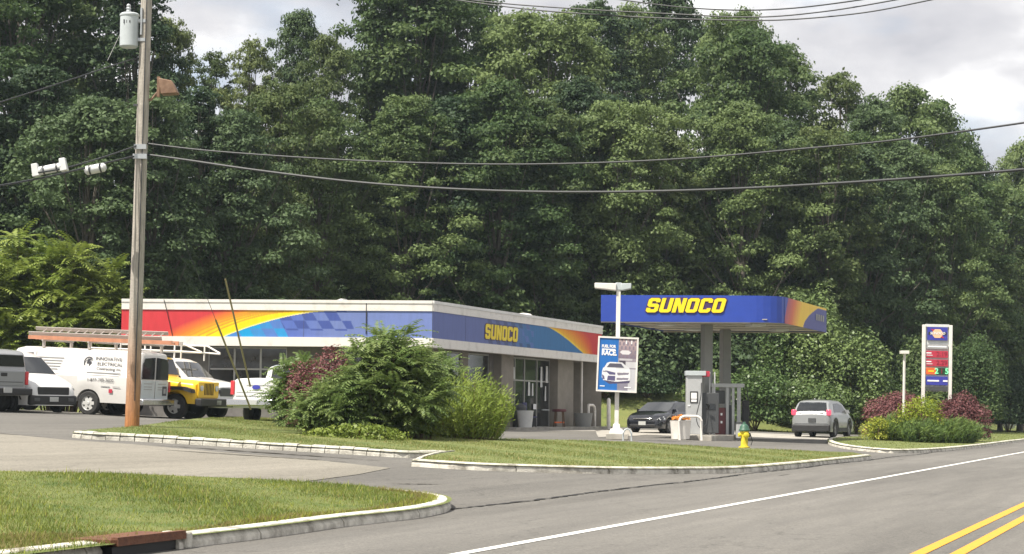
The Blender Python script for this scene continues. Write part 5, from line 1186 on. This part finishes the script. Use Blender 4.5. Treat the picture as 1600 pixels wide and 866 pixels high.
# ------------------------------------------------------------------ vehicles
def interp(pr, x): return float(np.interp(x, [a for a, b in pr], [b for a, b in pr]))
class Car:
    def __init__(s, name, label, cat, loc, heading, L, W, top, belt, wheels, wr, zb, paint, tum=.22, arch=1.16, corner=.14, scale=1.0, plan=2.5):
        s.L, s.W, s.top, s.belt, s.wh, s.wr, s.zb, s.tum, s.corner, s.plan = L, W, top, belt, wheels, wr, zb, tum, corner, plan
        s.root = thing(name, label, cat, loc, math.atan2(heading[1], heading[0]))
        # sit on the slope
        h = Vector((heading[0], heading[1])).normalized(); x, y = loc[0], loc[1]
        g0 = T(x - h.x * 1.3, y - h.y * 1.3); g1 = T(x + h.x * 1.3, y + h.y * 1.3); s.root.location.z = (g0 + g1) / 2 + .0
        s.root.rotation_euler = (0, -math.atan2(g1 - g0, 2.6), math.atan2(h.y, h.x))
        xs = sorted(set([round(v, 3) for v in list(np.linspace(0, L, 44)) + [a for a, b in top] + [a for a, b in belt] + [w_ + d for w_ in wheels for d in (-wr * arch, -wr * arch + .02, -wr * .9, -wr * .6, wr * .6, wr * .9, wr * arch - .02, wr * arch)] + [.02, .06, .12, L - .02, L - .06, L - .12] if 0 <= v <= L]))
        mb = MB(); n = 0
        for x in xs:
            t, bl, w_ = s.T(x), min(s.B(x), s.T(x) - .015), s.w(x); za = zb
            for c in wheels:
                d = abs(x - c)
                if d < wr * arch: za = max(za, wr + math.sqrt(max(0, (wr * arch) ** 2 - d * d)))
            za = min(za, bl - .06); sh = s.ys(x, t - .05) if t - bl > .12 else w_ - .07
            ring = [(0, zb), (w_ - .3, zb), (w_ - .3, za), (w_ - .015, za), (w_, za + .25 * (bl - za)), (w_ + .012, za + .6 * (bl - za)), (w_ - .01, bl - .03), (w_ - .035, bl), (sh, max(bl, t - .06)), (sh - .07, t - .015), (sh * .5, t), (0, t + .01)]
            full = ring + [(-a, b) for a, b in ring[::-1][1:-1]]; n = len(full)
            mb.v += [(x - L / 2, a, b) for a, b in full]
        for i in range(len(xs) - 1):
            for j in range(n): mb.f.append((i * n + j, i * n + (j + 1) % n, (i + 1) * n + (j + 1) % n, (i + 1) * n + j))
        mb.f.append(tuple(range(n))); mb.f.append(tuple((len(xs) - 1) * n + j for j in range(n))[::-1])
        s.body = part('body', mb, M[paint], s.root)
    def T(s, x): return interp(s.top, x)
    def B(s, x): return interp(s.belt, x)
    def w(s, x):
        d = min(x, s.L - x); w_ = s.W / 2 - .015 * s.plan * ((x - s.L / 2) / (s.L / 2)) ** 4 * 1.5
        if d < s.corner: w_ -= s.corner * .8 * (1 - math.sqrt(max(0, 1 - (1 - d / s.corner) ** 2)))
        return w_
    def ys(s, x, z): 
        bl = s.B(x); w_ = s.w(x) - .035
        return w_ - s.tum * max(0, z - bl) if z > bl else s.w(x) + .012
    def side(s, name, pts, m, off=.008, sides=(-1, 1), parent=None, thick=.01, label=None):
        for sd_ in sides:
            mb = MB(); a = [(x - s.L / 2, sd_ * (s.ys(x, z) + off), z) for x, z in pts]; mb.prism([Vector(q) for q in a], (0, -sd_ * thick, 0)); part(name, mb, M[m] if isinstance(m, str) else m, parent or s.root, False)
    def over(s, name, x0, x1, m, inset=.08, off=.012, n=3, parent=None):
        """glass across the body between stations x0 (low) and x1 (high)"""
        mb = MB(); v = []
        sg = 1 if x0 > x1 else -1
        for i in range(n + 1):
            x = x0 + (x1 - x0) * i / n; t = s.T(x); yw = (s.ys(x, t - .05) if t - s.B(x) > .12 else s.w(x) - .12) - inset
            for f_ in (-1, -.5, 0, .5, 1): v.append((x - s.L / 2 + sg * off, yw * f_, t + off - .02 * f_ * f_))
        f = [(i * 5 + j, i * 5 + j + 1, i * 5 + 6 + j, i * 5 + 5 + j) for i in range(n) for j in range(4)]; mb.add(v, f); part(name, mb, M[m], parent or s.root)
    def box(s, name, c, d, m, bevel=.01, parent=None, top=1.0, sides=None):
        for sg in (sides or (1,)):
            mb = MB(); mb.box((c[0] - s.L / 2, c[1] * sg, c[2]), d, top=top); o = part(name, mb, M[m] if isinstance(m, str) else m, parent or s.root, bevel=bevel)
        return o
    def wheels(s, rim='rim', tw=.22, spokes=5, rr=.62):
        r = s.wr; tm = MB(); tm.lathe([(r * rr, -tw / 2), (r * .9, -tw / 2), (r, -tw / 2 + .035), (r, tw / 2 - .035), (r * .9, tw / 2), (r * rr, tw / 2), (r * rr, -tw / 2 + .001)], 28, (0, 0, 0), 'Y', False); tme = mkmesh('tyre', tm, M['rubber'])
        rm = MB(); rm.lathe([(r * rr, -tw / 2 + .01), (r * rr * .96, -tw / 2 + .015), (r * rr * .9, -tw / 2 + .08)], 28, (0, 0, 0), 'Y', False)
        rm.lathe([(r * .16, -tw / 2 + .02), (r * .12, -tw / 2 + .0), (.005, -tw / 2)], 14, (0, 0, 0), 'Y', False)
        for k in range(spokes):
            a = 2 * math.pi * k / spokes; c, s_ = math.cos(a), math.sin(a); wd = r * .17
            mk = lambda u, v, y: (u * c - v * s_, y, u * s_ + v * c)
            y0 = -tw / 2 + .02
            rm.add([mk(r * .1, -wd, y0), mk(r * .1, wd, y0), mk(r * rr * .95, wd * .8, y0 + .01), mk(r * rr * .95, -wd * .8, y0 + .01), mk(r * .1, -wd, y0 + .04), mk(r * .1, wd, y0 + .04), mk(r * rr * .95, wd * .8, y0 + .04), mk(r * rr * .95, -wd * .8, y0 + .04)], [(0, 1, 2, 3), (4, 7, 6, 5), (0, 4, 5, 1), (1, 5, 6, 2), (2, 6, 7, 3), (3, 7, 4, 0)])
        rme = mkmesh('rim', rm, M[rim]); dk = MB(); dk.lathe([(r * rr * .93, -tw / 2 + .085), (.005, -tw / 2 + .09)], 20, (0, 0, 0), 'Y'); dme = mkmesh('brake_disc', dk, M['black'])
        for x in s.wh:
            for sg in (1, -1):
                o = part('wheel', tme, None, s.root, loc=(x - s.L / 2, sg * (-s.W / 2 + tw / 2 + .015), r)); o.rotation_euler = (0, 0, 0 if sg > 0 else math.pi)
                part('rim', rme, None, o); part('brake_disc', dme, None, o)
def place(px, Y, back=0, heading=(1, 0)):
    p = ray(px, 640, Y); h = Vector((heading[0], heading[1], 0)).normalized(); p = p + h * back; p.z = T(p.x, p.y); return p
def along(h, p, f, l): h = Vector((*h, 0)).normalized(); return p + h * f + Vector((-h.y, h.x, 0)) * l
nU = (-CT, ST)      # away from the road
nD = (CT, -ST)      # towards the road
# --- work van: rear near-left corner seen at 213
cr_ = ray(214, 600, 60.6); cr_.z = 0
c = along(nU, cr_, 2.75, -1.0) if False else along(nU, cr_, 2.75, 0); sdv = Vector((-nU[1], nU[0], 0)); c = cr_ + Vector((*nU, 0)) * 2.975 - sdv * 1.0
van = Car('work_van', 'white work van with side lettering and orange ladders on its roof rack', 'van', c, nU, 5.95, 2.0,
          [(0, 1.98), (.06, 2.06), (.3, 2.1), (4.35, 2.12), (4.65, 2.05), (5.2, 1.42), (5.75, 1.25), (5.87, 1.05), (5.95, .7)], [(0, 1.28), (5.15, 1.25), (5.95, .9)], [1.80, 5.2], .385, .42, 'van_white', tum=.16)
van.wheels('rim', .24, 6, .60)
van.side('door_window', [(4.0, 1.32), (4.87, 1.32), (4.47, 1.88), (4.0, 1.92)], 'glass')
van.side('door_seam', [(3.87, .55), (3.89, .55), (3.89, 1.95), (3.87, 1.95)], 'darkgrey', .004)
van.side('body_crease', [(.1, .98), (3.4, .98), (3.4, .995), (.1, .995)], 'inkpale', .004); van.side('sill', [(2.35, .45), (4.6, .45), (4.6, .56), (2.35, .56)], 'plastic_white', .004)
van.over('windshield', 5.17, 4.67, 'glass')
for sg in (-1, 1):
    mb = MB(); pts = [(-2.99, sg * .05, 1.22), (-2.99, sg * .82, 1.22), (-2.99, sg * .78, 1.72), (-2.99, sg * .66, 1.88), (-2.99, sg * .05, 1.92)]; mb.prism([Vector(q) for q in pts], (-.012, 0, 0)); part('rear_window', mb, M['glass'], van.root, False)
    mb = MB(); mb.box((-2.99, sg * .43, .86), (.02, .8, .62)); dd = part('rear_door', mb, M['grey_paint'], van.root, bevel=.01);  # grey on a white van: shade of its rear end put into the colour
    if sg == 1 or True:
        for z in (1.08, .98, .9): mb = MB(); mb.box((-3.002, sg * .43, z), (.006, .5, .03)); part('lettering', mb, M['inkpale'], dd)
    van.box('tail_lamp', (-.01, sg * .93, 1.0), (.05, .08, .34), 'redlight')
mb = MB(); mb.box((-3.005, -.6, .86), (.01, .26, .3)); part('square_sticker', mb, M['ink'], van.root); mb = MB(); mb.box((-3.012, -.6, .86), (.006, .14, .16)); part('square_sticker', mb, M['inkpale'], van.root)
van.box('rear_bumper', (-.1, 0, .5), (.22, 1.96, .2), 'chrome', .03); van.box('front_bumper', (5.97, 0, .55), (.16, 1.9, .26), 'chrome', .03)
# lettering: local +y is the left side seen by the camera
vs = 1.0; yv = van.W / 2 + .022; RV = (R(90), 0, math.pi)
def vtext(s_, size, x, z, m='ink', bold=.0, sx=1, sh=0):
    yy = van.ys(x + 2.975, z) + .014; text('lettering', s_, size, M[m], van.root, (x, yy, z), RV, .002, shear=sh, bold=bold, sx=sx)
vtext('INNOVATIVE', .165, -1.80, 1.80, sx=1.0); vtext('ELECTRICAL', .165, -1.86, 1.635, sx=1.02); vtext('Contracting Inc.', .15, -1.84, 1.49, sh=.3, sx=.95)
vtext('1-877-799-3600', .15, -1.6, 1.13, sx=1.0)
mb = MB()
for z, x0, x1 in ((1.36, -2.3, -1.05), (1.275, -2.28, -1.05)): mb.box(((x0 + x1) / 2, van.ys(1.4, z) + .014, z), (x1 - x0, .004, .035 if z > 1.3 else .02))
mb.box((-1.8, van.ys(1.4, .95) + .012, .935), (.32, .004, .025)); mb.box((-2.2, van.ys(1.4, .95) + .012, .935), (.26, .004, .025)); part('lettering', mb, M['inkpale'], van.root)
mb = MB(); 
for i in range(14):
    a0 = R(50 + i * 20); a1 = R(50 + (i + 1) * 20); yy = van.ys(2, 1.66) + .014
    mb.add([(-1.1 - math.cos(a) * r_, yy, 1.66 + math.sin(a) * r_) for a, r_ in ((a0, .2), (a1, .2), (a1, .155), (a0, .155))], [(0, 1, 2, 3)])
yy = van.ys(2, 1.66) + .016; mb.add([(-1.06, yy, 1.80), (-1.18, yy, 1.80), (-1.10, yy, 1.70), (-1.21, yy, 1.70), (-1.08, yy, 1.50), (-1.10, yy, 1.64), (-1.0, yy, 1.64)], [(0, 1, 2, 3, 4, 5, 6)]); part('lettering', mb, M['ink'], van.root)
mb = MB()
for i, (z, w_) in enumerate(((1.78, 1.0), (1.69, .9), (1.6, .85), (1.51, .8), (1.42, .62), (1.26, .9))): mb.box((.35 - (0 if i < 5 else -.05), van.ys(3.7, z) + .013, z), (w_, .004, .03))
part('lettering', mb, M['inkpale'], van.root); mb = MB(); mb.box((-2.0, van.ys(1.2, .8) + .015, .8), (.13, .004, .12)); part('emblem', mb, M['redsign'], van.root)
for x in (-2.7, -1.0, .7):
    mb = MB(); mb.box((x, 0, 2.32), (.06, 1.8, .05)); rb_ = part('rack_bar', mb, M['ladder_alu'], van.root)
    for sg in (-1, 1): mb = MB(); mb.box((x, sg * .8, 2.19), (.09, .06, .22)); part('rack_foot', mb, M['ladder_alu'], rb_)
for (yy, z, x0, x1, m, lab) in ((.52, 2.41, -3.95, 1.35, 'ladder', 'orange fibreglass ladder on the near side of the van roof'), (-.35, 2.41, -3.6, 1.5, 'ladder_alu', 'aluminium ladder on the far side of the van roof'), (.42, 2.62, -3.5, 1.42, 'ladder_alu', 'topmost aluminium ladder lying over the orange one on the van')):
    ld = thing('ladder', lab, 'ladder'); ld.matrix_world = Matrix.Translation(van.root.location) @ van.root.rotation_euler.to_matrix().to_4x4(); 
    ld.location = ld.location + (van.root.rotation_euler.to_matrix() @ Vector((0, yy, z)))
    for sg in (-1, 1): mb = MB(); mb.box(((x0 + x1) / 2, sg * .21, 0), (x1 - x0, .035, .12)); part('rail', mb, M[m], ld)
    if z > 2.5: ld.rotation_euler = (ld.rotation_euler[0] - R(24), ld.rotation_euler[1], ld.rotation_euler[2])
    nr = int((x1 - x0) / .31)
    rg = MB(); rg.tube([(0, -.19, 0), (0, .19, 0)], .017, 6); rme = mkmesh('rung', rg, M['ladder_alu'])
    for i in range(nr): part('rung', rme, None, ld, loc=(x0 + .15 + i * .31, 0, 0))

# --- compact white SUV, nose at 109
def nose_at(px, Y, L, h, lat=0):  # centre of a car whose nose centre is seen at px
    p = ray(px, 600, Y); p.z = 0; return p - Vector((*h, 0)) * (L / 2)
h = (math.cos(R(43)), -math.sin(R(43))); c = nose_at(84, 58.2, 4.45, h)
suv = Car('white_suv', 'white compact crossover with black grille facing the road, left of the work van', 'car', c, h, 4.45, 1.82,
          [(0, 1.1), (.1, 1.3), (.35, 1.65), (.9, 1.8), (2.3, 1.82), (2.75, 1.68), (3.4, 1.16), (3.9, 1.02), (4.25, .92), (4.4, .78), (4.45, .55)], [(0, .98), (3.2, 1.02), (3.6, .95), (4.45, .66)], [.85, 3.5], .36, .24, 'white_paint', tum=.30, corner=.3)
suv.wheels('rimdark', .22, 5, .66); suv.over('windshield', 3.36, 2.74, 'glass'); suv.over('rear_window', .12, .36, 'glass')
suv.side('side_window', [(.7, 1.08), (3.0, 1.1), (2.6, 1.56), (1.9, 1.66), (1.0, 1.62)], 'glass')
suv.side('sill', [(1.25, .25), (3.05, .25), (3.05, .42), (1.25, .42)], 'black'); suv.side('headlamp', [(3.82, .84), (4.32, .70), (4.36, .78), (4.1, .86), (3.85, .92)], 'lamp', .012)
suv.box('grille', (4.42, 0, .68), (.08, 1.1, .24), 'black', .03); suv.box('front_bumper', (4.38, 0, .40), (.18, 1.66, .30), 'black', .05); suv.box('fog_lamp', (4.47, .6, .42), (.04, .2, .1), 'darkgrey', .01, sides=(-1, 1)); suv.box('licence_plate', (4.485, 0, .43), (.02, .3, .14), 'plate', .003)
suv.side('wheel_arch', [(2.98, .38), (3.05, .62), (3.25, .8), (3.5, .85), (3.75, .8), (3.95, .62), (4.1, .4), (4.02, .4), (3.88, .6), (3.7, .73), (3.5, .78), (3.3, .73), (3.12, .6), (3.05, .38)], 'black', .004)
# --- grey pickup at the left edge, tail towards the camera
h = Vector((-.80, .60)); c = ray(-3, 600, 57.0); c.z = 0; c = c + Vector((h.x, h.y, 0)) * 2.6
gp = Car('grey_pickup', 'grey pickup with a capped bed, tail to the viewer, at the left edge', 'pickup', c, (h.x, h.y), 5.6, 1.9,
         [(0, 1.72), (.1, 1.82), (.4, 1.86), (3.4, 1.88), (3.8, 1.6), (4.2, 1.2), (5.3, 1.1), (5.55, .95), (5.6, .7)], [(0, 1.27), (4.2, 1.22), (5.6, .9)], [1.1, 4.7], .39, .5, 'greytruck', tum=.2)
gp.wheels('rimdark', .26, 5, .62)
mb = MB(); mb.prism([Vector((-2.81, y, z)) for y, z in ((-.74, 1.36), (.74, 1.36), (.66, 1.7), (-.66, 1.7))], (-.012, 0, 0)); part('rear_window', mb, M['glass'], gp.root, False)
gp.box('tailgate', (-.01, 0, 1.0), (.03, 1.5, .44), 'silver', .01); gp.box('tailgate_handle', (-.03, 0, 1.12), (.03, .22, .1), 'black', .01); gp.box('body_crease', (-.028, 0, .9), (.01, 1.4, .02), 'darkgrey', .002)
gp.box('rear_bumper', (-.12, 0, .62), (.22, 1.86, .2), 'black', .03); gp.box('licence_plate', (-.24, 0, .66), (.02, .3, .15), 'plate', .003); gp.box('tail_lamp', (0, .86, 1.02), (.06, .12, .4), 'redlight', .02, sides=(-1, 1))
# --- yellow off-roader
h = nD; c = nose_at(320, 63.4, 3.9, h)
jp = Car('yellow_off_roader', 'yellow boxy off-roader with slotted grille and black fenders beside the van', 'car', c, h, 3.9, 1.56,
         [(0, 1.65), (.05, 1.9), (.2, 1.96), (2.05, 1.98), (2.2, 1.92), (2.45, 1.34), (2.6, 1.28), (3.75, 1.22), (3.85, 1.15), (3.9, .68)], [(0, 1.25), (2.4, 1.25), (3.9, 1.1)], [.75, 3.15], .4, .5, 'jeep_yellow', tum=.12)
jp.root.scale = (1.04, 1.04, 1.04)
jp.wheels('rim', .26, 5, .58)
jp.over('windshield', 2.43, 2.22, 'glass', .04); jp.side('side_window', [(.2, 1.33), (1.0, 1.33), (1.0, 1.82), (.25, 1.82)], 'glass'); jp.side('door_window', [(1.15, 1.33), (2.28, 1.33), (2.1, 1.82), (1.15, 1.82)], 'glass')
mb = MB(); mb.box((-.85, 0, 1.97), (2.15, 1.4, .05)); part('roof', mb, M['black'], jp.root, bevel=.02)
for sg in (-1, 1):
    mb = MB(); pr = [(2.5, .55), (2.62, .9), (2.85, 1.03), (3.55, 1.03), (3.85, .96), (3.88, .84), (3.5, .92), (2.98, .92), (2.8, .84), (2.66, .55)]; mb.prism([Vector((x - 1.95, sg * .74, z)) for x, z in pr], (0, sg * .2, 0)); part('fender', mb, M['black'], jp.root, False)
    mb = MB(); pr = [(.2, .62), (.32, .86), (.5, .93), (1.1, .93), (1.3, .8), (1.4, .6), (1.2, .72), (1.05, .86), (.5, .86), (.32, .72)]; mb.prism([Vector((x - 1.95, sg * .74, z)) for x, z in pr], (0, sg * .2, 0)); part('fender', mb, M['black'], jp.root, False)
mb = MB(); mb.box((1.965, 0, .95), (.05, 1.3, .5)); gr_ = part('grille', mb, M['jeep_yellow'], jp.root, bevel=.015)
for i in range(7): mb = MB(); mb.box((1.995, -.27 + i * .09, .97), (.02, .03, .36)); part('slot', mb, M['black'], gr_)
for sg in (-1, 1): mb = MB(); mb.lathe([(.09, 1.96), (.09, 2.02), (.01, 2.03)], 16, (0, sg * .48, 1.0), 'X'); part('headlamp', mb, M['lamp'], jp.root)
jp.box('front_bumper', (4.05, 0, .56), (.24, 1.7, .24), 'black', .03); jp.box('licence_plate', (4.16, .3, .56), (.02, .3, .15), 'plate', .003); jp.side('mirror', [(2.3, 1.2), (2.42, 1.2), (2.42, 1.36), (2.3, 1.36)], 'black', .12, thick=.12)
# --- white truck with white rack, further back
h = nD; c = nose_at(351, 65.2, 5.0, h)
wt = Car('white_truck', 'white work truck with a white pipe rack, partly hidden behind the yellow off-roader', 'truck', c, h, 5.0, 1.9,
         [(0, 1.6), (.1, 1.8), (.4, 1.88), (3.1, 1.9), (3.35, 1.82), (3.95, 1.32), (4.75, 1.2), (4.95, 1.05), (5.0, .65)], [(0, 1.22), (3.9, 1.22), (5.0, 1.0)], [1.0, 4.1], .38, .4, 'white_paint', tum=.2)
wt.root.scale = (1.07, 1.07, 1.07)
wt.wheels('rim', .24, 6, .62); wt.over('windshield', 3.92, 3.38, 'glass', .06); wt.side('side_window', [(2.4, 1.3), (3.6, 1.3), (3.25, 1.72), (2.4, 1.74)], 'glass'); wt.side('side_window', [(.4, 1.3), (2.2, 1.3), (2.2, 1.74), (.4, 1.72)], 'glass')
for cr_2, xs_ in ((wt, (2.3, 3.72)), (suv, (1.95, 3.05)), (jp, (1.08, 2.36))):
    for x_ in xs_: cr_2.side('door_seam', [(x_, .5), (x_ + .018, .5), (x_ + .018, cr_2.B(x_)), (x_, cr_2.B(x_))], 'darkgrey', .005)
wt.box('grille', (4.99, 0, .9), (.05, 1.2, .26), 'darkgrey', .02); wt.box('headlamp', (4.97, .76, .92), (.08, .26, .24), 'lamp', .03, sides=(-1, 1)); wt.box('front_bumper', (5.04, 0, .56), (.16, 1.86, .24), 'chrome', .04)
mb = MB()
for sg in (-1, 1):
    for z in (2.12, 2.34): mb.tube([(-2.3, sg * .75, z), (1.2, sg * .75, z), (1.75, sg * .6, 2.12 if z > 2.2 else 2.1)], .03, 6)
    for x in (-2.2, -1.1, 0, 1.1): mb.tube([(x, sg * .75, 1.86), (x, sg * .75, 2.34)], .03, 6)
for x in (-2.2, -1.1, 0, 1.1): mb.tube([(x, -.75, 2.12), (x, .75, 2.12)], .03, 6)
part('pipe_rack', mb, M['white'], wt.root)
# --- white pickup, tail to the camera
a_ = ray(357, 600, 59.5); b_ = ray(445, 600, 60.1); c = (a_ + b_) / 2; c.z = 0; d_ = (b_ - a_); d_.z = 0; d_.normalize(); h = (math.sin(R(22)), math.cos(R(22))); c = c + Vector((*h, 0)) * 2.7
wp = Car('white_pickup', 'white pickup with an oval emblem on its tailgate, behind the left sumacs', 'pickup', c, h, 5.4, 1.9,
         [(0, 1.38), (.05, 1.42), (2.0, 1.42), (2.08, 1.44), (2.2, 1.88), (2.5, 1.95), (3.5, 1.95), (3.8, 1.7), (4.2, 1.35), (5.1, 1.22), (5.3, 1.1), (5.4, .75)], [(0, 1.34), (2.1, 1.34), (4.2, 1.28), (5.4, 1.0)], [1.15, 4.5], .4, .5, 'white_paint', tum=.2)
wp.wheels('rim', .26, 5, .62)
wp.box('tailgate', (-.015, 0, 1.1), (.03, 1.52, .46), 'white_paint', .015); wp.box('body_crease', (-.034, -.1, 1.2), (.012, .9, .03), 'inkpale', .004); wp.box('body_crease', (-.034, 0, .98), (.012, 1.4, .018), 'inkpale', .004)
mb = MB(); mb.lathe([(.14, -2.745), (.14, -2.76), (.01, -2.762)], 20, (0, 0, 0), 'X'); o = part('oval_emblem', mb, M['navy'], wp.root, loc=(0, -.0, 1.14)); o.scale = (1, 1, .5); 
wp.box('tail_lamp', (0, .86, 1.12), (.07, .14, .44), 'redlight', .02, sides=(-1, 1)); wp.box('rear_bumper', (-.13, 0, .66), (.24, 1.9, .2), 'chrome', .03); wp.box('licence_plate', (-.26, 0, .66), (.02, .32, .14), 'plate', .003)
mb = MB(); mb.prism([Vector((-.62, y, z)) for y, z in ((-.66, 1.5), (.66, 1.5), (.6, 1.82), (-.6, 1.82))], (-.02, 0, 0)); part('rear_window', mb, M['glass'], wp.root, False)
# --- black hatchback at the pumps
h = Vector((-math.cos(R(60)), -math.sin(R(60)))); c = ray(1004, 600, 82.4); c.z = 0; c = c - Vector((h.x, h.y, 0)) * 2.2
bk = Car('black_hatchback', 'black sedan parked behind the fuel dispenser, facing left', 'car', c, (h.x, h.y), 4.4, 1.76,
         [(0, .98), (.12, 1.08), (.8, 1.36), (1.5, 1.42), (2.2, 1.42), (2.55, 1.34), (3.4, .93), (3.9, .86), (4.2, .76), (4.35, .6), (4.4, .45)], [(0, .9), (3.3, .88), (4.4, .6)], [.82, 3.5], .32, .2, 'black_paint', tum=.38, corner=.3)
bk.wheels('rimdark', .2, 5, .66); bk.over('windshield', 3.36, 2.56, 'glass', .05); bk.side('side_window', [(.75, .95), (3.0, .95), (2.5, 1.24), (1.5, 1.32), (.95, 1.26)], 'glass'); bk.over('rear_window', .2, .85, 'glass')
bk.box('grille_bar', (4.38, 0, .62), (.06, .9, .035), 'chrome', .01); bk.side('headlamp', [(3.95, .60), (4.3, .56), (4.32, .64), (4.0, .72)], 'lamp', .012); bk.box('licence_plate', (4.43, 0, .42), (.02, .34, .16), 'plate', .003); bk.box('lower_grille', (4.39, 0, .32), (.06, 1.2, .12), 'black', .02)
bk.side('mirror', [(2.85, .92), (3.0, .92), (3.0, 1.04), (2.85, 1.04)], 'black_paint', .14, thick=.14)
# --- silver crossover leaving
be = R(23); h = Vector((math.sin(be), math.cos(be))); c = ray(1267, 600, 85.6); c.z = 0; c = c + Vector((h.x, h.y, 0)) * 2.3
cv = Car('silver_crossover', 'silver crossover seen from behind with its brake lights lit', 'car', c, (h.x, h.y), 4.6, 1.86,
         [(0, 1.02), (.06, 1.12), (.38, 1.55), (.6, 1.64), (1.2, 1.69), (2.5, 1.67), (2.9, 1.56), (3.55, 1.15), (4.1, 1.04), (4.45, .9), (4.6, .6)], [(0, 1.02), (.5, 1.06), (3.5, 1.03), (4.6, .7)], [.85, 3.5], .36, .26, 'silver', tum=.36, corner=.22)
cv.wheels('rimdark', .23, 5, .68); cv.over('rear_window', .1, .42, 'glass', .10, .015); cv.over('windshield', 3.52, 2.92, 'glass')
cv.side('side_window', [(.75, 1.14), (3.1, 1.12), (2.65, 1.46), (1.9, 1.55), (1.1, 1.52)], 'glass'); cv.side('sill', [(1.28, .27), (3.07, .27), (3.07, .45), (1.28, .45)], 'black')
cv.side('wheel_arch', [(.35, .4), (.42, .66), (.6, .84), (.85, .9), (1.1, .84), (1.28, .66), (1.36, .4), (1.27, .4), (1.2, .62), (1.05, .76), (.85, .80), (.65, .76), (.5, .62), (.44, .4)], 'black', .004); cv.side('wheel_arch', [(3.0, .4), (3.07, .66), (3.25, .84), (3.5, .9), (3.75, .84), (3.93, .66), (4.01, .4), (3.92, .4), (3.85, .62), (3.7, .76), (3.5, .80), (3.3, .76), (3.15, .62), (3.09, .4)], 'black', .004)
cv.box('rear_bumper', (.0, 0, .42), (.14, 1.74, .32), 'black', .05); cv.box('licence_plate', (-.02, -.05, .78), (.03, .34, .17), 'darkgrey', .004)
cv.box('garnish', (.03, 0, 1.08), (.04, 1.1, .02), 'darkgrey', .004); cv.box('tailgate_seam', (-.004, 0, .62), (.012, 1.5, .012), 'darkgrey', .002)
cv.box('sticker', (.045, -.5, 1.12), (.02, .22, .13), 'white_ink', .004); cv.box('sticker', (.04, .62, 1.07), (.02, .14, .08), 'white_ink', .004)
for sg in (-1, 1): cv.box('tail_lamp', (.06, sg * .79, 1.12), (.16, .2, .24), 'redlit', .04)
cv.side('mirror', [(3.0, 1.1), (3.12, 1.1), (3.12, 1.26), (3.0, 1.26)], 'silver', .16, thick=.16)
cv.box('roof_antenna', (.7, 0, 1.72), (.12, .05, .07), 'silver', .015); cv.side('door_seam', [(1.95, .5), (1.965, .5), (1.965, 1.1), (1.95, 1.1)], 'darkgrey', .004)

# ------------------------------------------------------------------ thin volume added to lift the dark tones
hz = MB(); hz.box((0, 150, 21), (1500, 1400, 48)); hm = bpy.data.materials.new('lift_haze'); hm.use_nodes = True; t = hm.node_tree; t.nodes.clear()
o_ = t.nodes.new('ShaderNodeOutputMaterial'); pv = t.nodes.new('ShaderNodeVolumePrincipled'); pv.inputs['Density'].default_value = 0.0002; pv.inputs['Color'].default_value = (0.72, 0.86, 1.0, 1); pv.inputs['Anisotropy'].default_value = 0.2
t.links.new(pv.outputs[0], o_.inputs['Volume'])
ho = part('lift_haze', hz, hm, None, False); ho['kind'] = 'stuff'
sc.cycles.volume_bounces = 1
